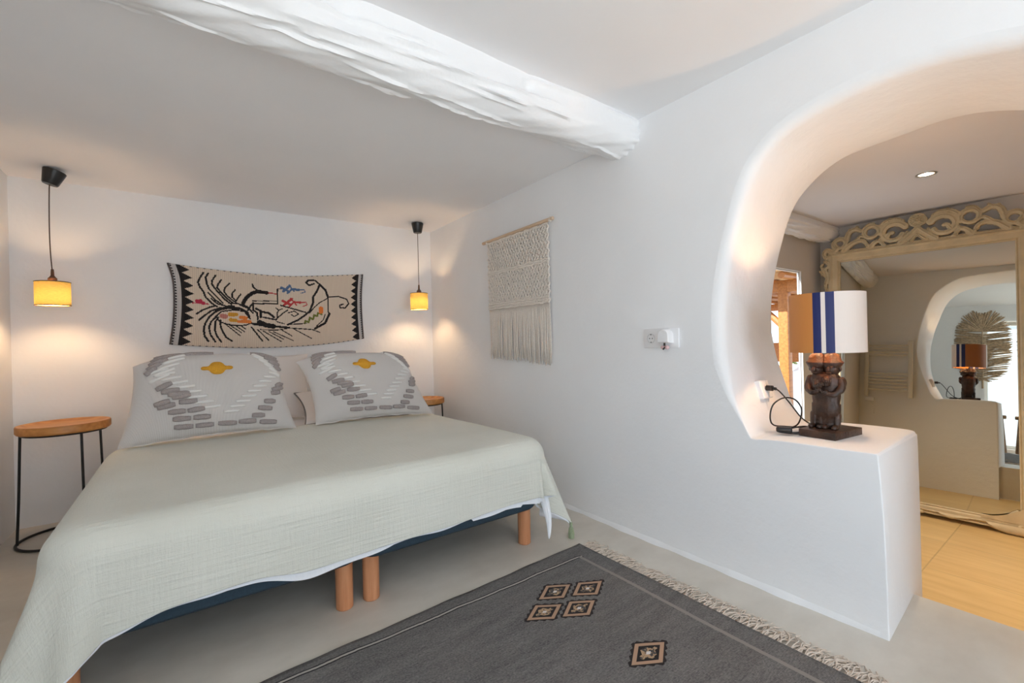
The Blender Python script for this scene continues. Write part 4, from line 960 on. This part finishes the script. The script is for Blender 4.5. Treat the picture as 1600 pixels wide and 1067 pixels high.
# backing board
MB().box((-.016, 0, (H0+H1)/2), (.012, HW*2+.12, H1-H0+.12)).build('backing_board', M_OAK, mr, smooth=False)
rr = random.Random(21)
def scroll(mb, c, r, a0, turns, sgn, w, tail=None):
    pts = []; rads = []; N = int(26*turns)+4
    for k in range(N+1):
        f = k/N; a = a0+sgn*f*turns*2*PI; q = r*(1-.78*f)
        pts.append((.008+.006*math.sin(f*PI), c[0]+q*math.cos(a), c[1]+q*math.sin(a))); rads.append(w*(1-.45*f))
    if tail:
        st_ = pts[0]; T = spline([(.006, tail[0], tail[1]), (.009, (tail[0]+st_[1])/2+tail[2], (tail[1]+st_[2])/2+tail[3]), st_], 6)[:-1]
        n = len(T); rads = [w*(.45+.55*i/n) for i in range(n)]+rads; pts = [tuple(p) for p in T]+pts
    rads = [q*1.35 for q in rads]; mb.tube(pts, rads, 8, flat=.62, flatn=(1,0,0))
    e = pts[-1]; mb.ell((e[0]+.002, e[1], e[2]), (.012, w*.9, w*.9), 8)
def leaf(mb, p, q, w, bend=.0):
    P = Vector((0,)+p); Q = Vector((0,)+q); d = Q-P; nn = Vector((0,-d.z,d.y)).normalized()
    for o_ in (-1, 0, 1):
        mid = (P+Q)/2+nn*(bend+o_*w*.45); T = spline([P, mid, Q+nn*o_*w*.35], 6)
        mb.tube([(.008+.003*(o_ == 0), t.y, t.z) for t in T], [w*.78*math.sin(PI*(.15+.8*i/(len(T)-1)))+.002 for i in range(len(T))], 6, flat=.6, flatn=(1,0,0))
# crest and ears: carved relief rasterised from strokes, pierced where no stroke passes
zt = H1+fwm; CS = []
def st(pts, w0, w1=None, h=1.0, both=True):
    P = spline([Vector((a, b, 0)) for a, b in pts], 6) if len(pts) > 2 else [Vector((a, b, 0)) for a, b in pts]
    n = len(P); w1 = w0 if w1 is None else w1
    for i in range(n-1):
        w = (w0+(w1-w0)*(i+.5)/n)*1.22
        CS.append((P[i].x, P[i].y, P[i+1].x, P[i+1].y, w, h))
        if both: CS.append((-P[i].x, P[i].y, -P[i+1].x, P[i+1].y, w, h))
def ringst(c, r, w, a0=0, a1=360, h=1.0, w1=None, r1=None):
    n = max(8, int(abs(a1-a0)/12)); r1 = r if r1 is None else r1
    st([(c[0]+(r+(r1-r)*k/n)*math.cos(math.radians(a0+(a1-a0)*k/n)), c[1]+(r+(r1-r)*k/n)*math.sin(math.radians(a0+(a1-a0)*k/n))) for k in range(n+1)], w, w1, h)
ringst((.487,.085), .046, .020, -60, 330, w1=.013, r1=.034); st([(.535,.02),(.505,.05),(.53,.10)], .016, .010)
st([(.445,.10),(.425,.165),(.385,.185),(.345,.165)], .021, .015); st([(.40,.18),(.37,.205)], .012, .006); st([(.43,.16),(.42,.195)], .010, .006)
st([(.46,.02),(.415,.065),(.365,.085),(.325,.075),(.300,.03)], .022, .012); st([(.39,.08),(.35,.12),(.33,.115)], .015, .010)
ringst((.278,.140), .052, .019, 200, -150, w1=.013, r1=.042); st([(.33,.165),(.30,.205),(.26,.21)], .014, .008)
st([(.285,.02),(.255,.055),(.225,.060),(.195,.02)], .020, .012); st([(.245,.055),(.215,.09)], .013, .008)
ringst((.140,.108), .078, .023, 150, -160, w1=.016, r1=.052); st([(.215,.175),(.180,.205),(.125,.212),(.085,.190)], .020, .012); st([(.17,.19),(.165,.225)], .009, .005)
st([(.185,.07),(.165,.105),(.145,.110)], .017, .013); st([(.10,.02),(.055,.06),(.0,.12)], .020, .016); st([(.045,.025),(.0,.075)], .015, .012); st([(.06,.10),(.085,.06)], .012, .008)
for k in range(8):
    a = 2*PI*k/8; st([(0,.178), (.040*math.cos(a), .178+.036*math.sin(a))], .017, .017, .7+.3*(k % 2), False)
st([(0,.178),(.001,.179)], .020, .020, 1.5, False); ringst((0,.178), .046, .008, h=.8)
st([(.56,.010),(0,.010)], .014, .014, .7)
st([(.53,.01),(.575,.045),(.60,.02),(.585,-.02),(.56,-.01)], .020, .014); ringst((.600,-.085), .034, .015, 100, 400, w1=.010, r1=.018)
st([(.57,-.02),(.575,-.06)], .014, .012); st([(.60,-.12),(.585,-.165),(.575,-.21)], .020, .013); st([(.63,-.13),(.60,-.17)], .012, .008); st([(.575,-.2),(.590,-.26),(.572,-.33),(.565,-.40)], .016, .007); st([(.562,.0),(.562,-.36)], .010, .006, .7)
SG = .0045; GY0, GY1, GZ0_, GZ1_ = -.66, .66, -.42, .25
ny, nz = int((GY1-GY0)/SG), int((GZ1_-GZ0_)/SG)
gy = GY0+np.arange(ny+1)*SG; gz = GZ0_+np.arange(nz+1)*SG
Gy, Gz = np.meshgrid(gy, gz, indexing='ij'); F_ = np.full(Gy.shape, -1.0); Hh = np.zeros(Gy.shape)
for a, b, c, d, w_, h_ in CS:
    i0, i1 = max(0, int((min(a, c)-w_*1.6-GY0)/SG)), min(ny+1, int((max(a, c)+w_*1.6-GY0)/SG)+2)
    j0, j1 = max(0, int((min(b, d)-w_*1.6-GZ0_)/SG)), min(nz+1, int((max(b, d)+w_*1.6-GZ0_)/SG)+2)
    if i1 <= i0 or j1 <= j0: continue
    y_, z_ = Gy[i0:i1, j0:j1], Gz[i0:i1, j0:j1]; l2 = (c-a)**2+(d-b)**2+1e-12
    t_ = np.clip(((y_-a)*(c-a)+(z_-b)*(d-b))/l2, 0, 1); dd = np.hypot(y_-a-t_*(c-a), z_-b-t_*(d-b))
    f_ = 1-dd/(w_*.92); F_[i0:i1, j0:j1] = np.maximum(F_[i0:i1, j0:j1], f_)
    hh = np.sqrt(np.clip(1-(dd/w_)**2, 0, 1))*.024*h_*(.75+.25*np.cos(dd/w_*9)); Hh[i0:i1, j0:j1] = np.maximum(Hh[i0:i1, j0:j1], hh)
mb = MB(); vid = {}
def gv(i, j, back_):
    k = (i, j, back_)
    if k not in vid: vid[k] = len(mb.v); mb.v.append((-.006 if back_ else .004+float(Hh[i, j]), float(gy[i]), zt+float(gz[j])))
    return vid[k]
keep = (F_[:-1,:-1] > 0)&(F_[1:,:-1] > 0)&(F_[:-1,1:] > 0)&(F_[1:,1:] > 0)
def kp(i, j): return 0 <= i < ny and 0 <= j < nz and keep[i, j]
for i, j in zip(*np.nonzero(keep)):
    i, j = int(i), int(j)
    mb.f.append((gv(i,j,0), gv(i+1,j,0), gv(i+1,j+1,0), gv(i,j+1,0))); mb.mi.append(0)
    for di, dj, p, q in ((-1,0,(i,j),(i,j+1)), (1,0,(i+1,j+1),(i+1,j)), (0,-1,(i+1,j),(i,j)), (0,1,(i,j+1),(i+1,j+1))):
        if not kp(i+di, j+dj):
            mb.f.append((gv(*q,0), gv(*p,0), gv(*p,1), gv(*q,1))); mb.mi.append(0)
tag(mb.build('crest', M_CREAM, mr, sharp=50), 'pierced scrollwork crest of carved leaves')
# skirt at the foot
mb = MB(); zb_ = H0-.06
vs = []; N = 90
for i in range(N+1):
    y = -.555+1.11*i/N; c = abs(y)/.555
    low = .045+.018*math.cos(y*19)-.04*c**6+.004*math.cos(y*60)-.015*math.exp(-(y/.05)**2)
    low = max(.004, low-.035*math.exp(-((abs(y)-.40)/.08)**2))
    for z, h in ((zb_+.022, .022), (zb_+.010, .028), (low+.010, .034), (low, .026), (low, -.004)): vs.append((h, y, z))
mb.add(vs, [(i*5+k, (i+1)*5+k, (i+1)*5+k+1, i*5+k+1) for i in range(N) for k in range(4)]); N_SK = len(mb.v)
for s in (-1, 1):
    scroll(mb, (s*.475, .055), .040, math.radians(100), 1.2, -s, .013)
    for k in range(5): leaf(mb, (s*(.43-.01*k), .035+.004*k), (s*(.33+.03*k), .022+.035*k if k else .03), .011, .01*s)
    leaf(mb, (s*.30,.05), (s*.12,.045), .012, .008); leaf(mb, (s*.12,.05), (s*.02,.035), .010, .0)
    leaf(mb, (s*.50, .08), (s*.55, .18), .014, 0); leaf(mb, (s*.52, .03), (s*.565, .09), .012, 0)
mb.ell((.034,0,.035), (.012,.022,.014), 8)
for s in (-1, 1):   # carved corner swelling up over the glass
    vs = []; N = 20
    for i in range(N+1):
        f = i/N; y = s*(HW-.20*(1-f)); z = H0+.10*f**2.0
        vs += [(.020, y, H0-.02), (.022, y, z)]
    mb.add(vs, [(i*2, i*2+2, i*2+3, i*2+1) for i in range(N)])
for k_ in range(len(mb.v)): mb.v[k_] = (mb.v[k_][0], mb.v[k_][1]*(1.0 if k_ < (N_SK) else 1.07), mb.v[k_][2])
tag(mb.build('skirt', M_CREAM, mr, sharp=0), 'carved scroll skirt along the foot')

# ------------------------------------------------------------------ towel radiator on the bathroom side of the arch wall
ra = empty('towel_radiator', (XB+.055, 1.345, .632)); tag(ra, 'cream ladder towel radiator on the bathroom wall, seen in the mirror', 'radiator')
M_RAD = simple('radiator_enamel', srgb(226,220,206), .35)
for y in (-.185, .185):
    mb = MB(); mb.box((0, y, .28), (.030,.038,.62)); mb.build('post', M_RAD, ra, bevel=.008, seg=3)
for z in (.05,.085,.12,.155,.19,.225,.43,.465,.50,.535):
    mb = MB(); mb.tube([(0,-.17,z),(0,.17,z)], .0105, 10); mb.build('rail', M_RAD, ra)
mb = MB(); mb.box((.0,.155,-.062), (.04,.085,.045)); mb.build('control_box', M_WPLASTIC, ra, bevel=.008, seg=3)
for y in (-.185,.185):
    for z in (.06,.50): MB().tube([(-.06,y,z),(0,y,z)], .009, 8).build('bracket', M_RAD, ra)
mb = MB(); mb.tube([tuple(p) for p in spline([(0,.15,-.08),(0,.14,-.12),(-.01,.11,-.16),(-.02,.12,-.20),(-.045,.12,-.22)], 6)], .004, 6); mb.build('cable', M_WPLASTIC, ra)

# ------------------------------------------------------------------ recessed ceiling lights
def spot(x, y, label, w):
    t = empty('recessed_spotlight', (x, y, ZB)); tag(t, label, 'spotlight', 'recessed spotlights in the bathroom ceiling')
    mb = MB(); mb.lathe([(.033,.004),(.036,-.004),(.047,-.005),(.049,0)], (0,0,0), 40); mb.build('rim', M_CHROME, t)
    mb = MB(); mb.disc(.034, (0,0,-.0015), 32); mb.build('lens', emis('lit_lens', (1,.80,.55,1), 14), t)
    l = bpy.data.lights.new('spot_light', 'SPOT'); l.energy = w; l.color = (1,.80,.56); l.spot_size = math.radians(84); l.spot_blend = .8; l.shadow_soft_size = .03
    o = bpy.data.objects.new('spot_light', l); COL.objects.link(o); o.parent = t; o.location = (0,0,-.012)
spot(3.509, .676, 'round recessed spotlight in the bathroom ceiling in front of the mirror crest', 72)
spot(3.509, -.55, 'recessed bathroom spotlight further right beyond the picture edge', 76)

# ------------------------------------------------------------------ far side of the bedroom, seen through the arch in the mirror
M_PALM = simple('dry_palm_fibre', srgb(176,152,124), .9, nscale=40, var=.3)
def palm(y, zc, w, h, label, seed):
    t = empty('palm_leaf_hanging', (XL+.012, y, zc)); tag(t, label, 'wall hanging', 'dried palm leaf hangings on the left wall')
    rr = random.Random(seed)
    mb = MB(); mb.tube([(.012,0,-h/2-.12),(.014,0,0),(.012,0,h*.22)], [.011,.010,.006], 8); tag(mb.build('stem', M_PALM, t), 'plaited stalk')
    mb = MB(); N = 300
    def edge(a): # superellipse outline
        ca, sa = math.cos(a), math.sin(a); p = 2.6
        return 1/((abs(ca)/(w/2))**p+(abs(sa)/(h/2))**p)**(1/p)
    for k in range(N):
        a = -PI/2+2*PI*(k+.5)/N
        r = edge(a)*rr.uniform(.90,1.04); ey, ez = r*math.cos(a), r*math.sin(a)
        z0_ = min(h*.2, max(-h*.48, ez-.02-abs(ey)*.10)) if ez < h*.2 else h*.2
        x0_ = .012 if abs(a-PI/2) < 1 else .010
        d = rr.uniform(-.012,.012)
        P = [(x0_, 0, z0_), (.020+.008*rr.random(), ey*.5, (z0_+ez)/2+d), (.012+.012*rr.random(), ey, ez+d*1.5)]
        mb.tube([tuple(p) for p in spline(P, 4)], [.004]+[.0075]*7+[.003], 4, flat=.35, flatn=(1,0,0))
    mb.build('fronds', M_PALM, t, sharp=0)
    mb = MB()  # added pale strips imitate daylight shining through gaps beside the stalk
    for k in range(26):
        z = -h*.46+k*h*.025
        mb.tube([(.030,-.045,z),(.034,0,z+.004),(.030,.045,z)], .004, 5)
    tag(mb.build('gap_light', simple('pale_gap_light', srgb(206,192,170), .9), t, sharp=0), 'pale strips imitating daylight through gaps along the stalk')
palm(.700, 1.57, .60, 1.06, 'oval dried palm leaf hanging on the left wall, seen whole in the mirror', 3)
palm(.05, 1.55, .60, 1.06, 'dried palm leaf hanging at the right edge of the mirror glass', 4)
def rustic_stool(x, y, label):
    t = empty('rustic_stool', (x, y, .020)); tag(t, label, 'stool', 'low wooden stools by the left wall')
    mb = MB(); mb.box((0,0,.495), (.30,.34,.05)); mb.build('seat', M_OAK, t, bevel=.012, seg=3)
    for sx in (-1,1):
        for sy in (-1,1):
            mb = MB(); mb.tube([(sx*.10,sy*.11,.475),(sx*.13,sy*.15,.0)], [.030,.022], 8); mb.build('leg', M_OAK, t)
    mb = MB(); mb.box((0,0,.17), (.03,.26,.03)); mb.build('stretcher', M_OAK, t)
rustic_stool(-.60, .635, 'brown wooden stool standing left of the other in the mirror')
rustic_stool(-.60, .215, 'brown wooden stool cut by the mirror frame')

# ------------------------------------------------------------------ terrace beyond the bathroom window
GZ = -.30
struct(MB().box((9.5, 5.8, GZ-.10), (9.0, 8.2, .2)).build('floor', simple('terrace_stone', srgb(190,180,164), .8, nscale=4, var=.08), smooth=False))
pg = empty('pergola', (7.2, 3.4, GZ)); tag(pg, 'orange timber pergola with reed roof outside the bathroom window', 'pergola')
L_ = lambda x, y, z: (x-7.2, y-3.4, z-GZ)
for x, y in ((5.3,2.2),(9.2,2.2),(5.3,4.9),(9.2,4.9)):
    mb = MB(); mb.box(L_(x, y, (GZ+1.62)/2), (.10,.10,1.62-GZ)); mb.build('post', M_PINE, pg, bevel=.01)
for x, z in ((5.3,1.58),(9.2,1.58)):
    mb = MB(); mb.box(L_(x, 3.55, z), (.09,3.0,.13)); mb.build('beam', M_PINE, pg, bevel=.01)
for k in range(9):
    y = 2.1+k*.36; mb = MB(); mb.tube([L_(5.0,y,1.67), L_(9.6,y,1.67)], .035, 8); mb.build('rafter', M_PINE, pg)
M_REED = wood('reed_roof', srgb(176,112,58), srgb(236,196,140), 1, 5, .8)
mb = MB()
for k in range(90):
    x = 4.95+k*.052; mb.tube([L_(x,1.95,1.73+.01*math.sin(k)), L_(x,5.15,1.73-.01*math.sin(k*2))], .026, 6)
mb.build('reed_roof', M_REED, pg, sharp=0)
def brace(x, y, s):
    mb = MB(); mb.tube([L_(x,y,1.12), L_(x,y+s*.42,1.56)], .035, 8); mb.build('brace', M_PINE, pg)
brace(5.3,2.2,1); brace(9.2,2.2,1); brace(9.2,4.9,-1)
MB().box(L_(9.2,3.55,.72), (.05,2.5,.36)).build('board_screen', M_PINE, pg, bevel=.01)
lo = empty('sun_lounger', (6.35,2.72,GZ), 1.9); tag(lo, 'white cushioned lounger on the terrace outside the bathroom window', 'sun lounger')
mb = MB(); mb.box((0,0,.24), (.66,1.3,.05)); mb.build('frame', M_OAK, lo, bevel=.01)
for sx in (-1,1):
    for sy in (-1,1): MB().box((sx*.28,sy*.58,.11), (.06,.06,.22)).build('leg', M_OAK, lo, bevel=.006)
mb = MB(); mb.box((0,0,.33), (.66,1.3,.13)); mb.build('cushion', M_SHEET, lo, bevel=.04, seg=4)
mb = MB(); mb.tube([(0,.60,.42),(0,.95,.98)], .10, 10, flat=3.0, flatn=(1,0,0)); mb.build('back_cushion', M_SHEET, lo)
M_LEAFG = simple('garden_leaves', srgb(120,128,84), .8, nscale=20, var=.5)
def bush(x, y, r, h, label):
    t = empty('garden_bush', (x, y, GZ)); tag(t, label, 'bush', 'bushes behind the terrace')
    mb = MB(); rr = random.Random(int(x*10))
    for k in range(900):
        a = rr.uniform(0,2*PI); z = rr.uniform(0,1); q = r*math.sqrt(rr.random())*(1-.5*abs(z-.5)); c = Vector((q*math.cos(a), q*math.sin(a), .2+h*z)); s = .06
        d = Vector((rr.uniform(-1,1), rr.uniform(-1,1), rr.uniform(-.6,.8))).normalized(); e = d.cross(Vector((rr.random(),rr.random(),rr.random()))).normalized()
        mb.add([c-d*s, c+e*s*.4, c+d*s, c-e*s*.4], [(0,1,2,3)])
    mb.build('foliage', M_LEAFG, t, smooth=False)
    MB().tube([(0,0,0),(0,0,.3+h*.5)], .03, 6).build('trunk', M_OAK, t)
bush(11.4, 4.2, .7, 1.6, 'near grey green bush behind the pergola'); bush(12.2, 6.2, .8, 1.7, 'far grey green bush behind the pergola')

# pale paving added outside the two bedroom windows to bounce sunlight onto the ceiling
M_BOUNCE_PAVE = simple('added_bounce_paving', srgb(214,208,198), .85, nscale=3, var=.08)
struct(MB().box((.6, -6.1, -.20), (9.0, 8.0, .2)).build('floor', M_BOUNCE_PAVE, smooth=False))
struct(MB().box((-4.2, 1.0, -.20), (6.0, 6.1, .2)).build('floor', M_BOUNCE_PAVE, smooth=False))

# ------------------------------------------------------------------ light
w = bpy.data.worlds.new('world'); scn.world = w; w.use_nodes = True; nt = w.node_tree
bg = nt.nodes['Background']; bg.inputs['Color'].default_value = (.74,.87,1.0,1); bg.inputs['Strength'].default_value = 1.4
def area(name, loc, target, sx, sy, e, col):
    l = bpy.data.lights.new(name, 'AREA'); l.shape = 'RECTANGLE'; l.size = sx; l.size_y = sy; l.energy = e; l.color = col
    o = bpy.data.objects.new(name, l); COL.objects.link(o); o.location = loc
    d = Vector(target)-Vector(loc); o.rotation_euler = d.to_track_quat('-Z', 'Y').to_euler(); return o
area('daylight_left_window', (XL-.42, -.32, 1.0), (1.5, .3, 1.15), 2.0, 1.8, 6, (.80,.90,1))
area('daylight_front_window', (.55, -2.12, 1.1), (.55, 1.5, 1.1), 1.9, 1.7, 18, (.84,.92,1))
sun = bpy.data.lights.new('sun', 'SUN'); sun.energy = 10; sun.angle = .01; sun.color = (.93,.97,1)
so_ = bpy.data.objects.new('sun', sun); COL.objects.link(so_); so_.rotation_euler = Vector((-.62,.22,.80)).to_track_quat('Z','Y').to_euler()

# ------------------------------------------------------------------ camera
cam = bpy.data.cameras.new('camera'); cam.lens = 15.75; cam.sensor_width = 36; cam.sensor_fit = 'HORIZONTAL'; cam.clip_start = .02
co = bpy.data.objects.new('camera', cam); COL.objects.link(co)
TH = math.atan(510/700); RO = math.radians(1.4)
fw_ = Vector((math.sin(TH), math.cos(TH), 0)); rt = Vector((math.cos(TH), -math.sin(TH), 0)); up = Vector((0,0,1))
r2 = rt*math.cos(RO)-up*math.sin(RO); u2 = rt*math.sin(RO)+up*math.cos(RO)
co.matrix_world = Matrix(((r2.x,u2.x,-fw_.x,0),(r2.y,u2.y,-fw_.y,0),(r2.z,u2.z,-fw_.z,1.05),(0,0,0,1)))
scn.camera = co
vs_ = scn.view_settings; vs_.view_transform = 'Standard'; vs_.look = 'None'; vs_.gamma = 1; vs_.exposure = 0.46; vs_.use_curve_mapping = False
scn.cycles.max_bounces = 12; scn.cycles.diffuse_bounces = 8; scn.cycles.glossy_bounces = 6; scn.cycles.sample_clamp_indirect = 6
scn.cycles.caustics_reflective = False; scn.cycles.caustics_refractive = False
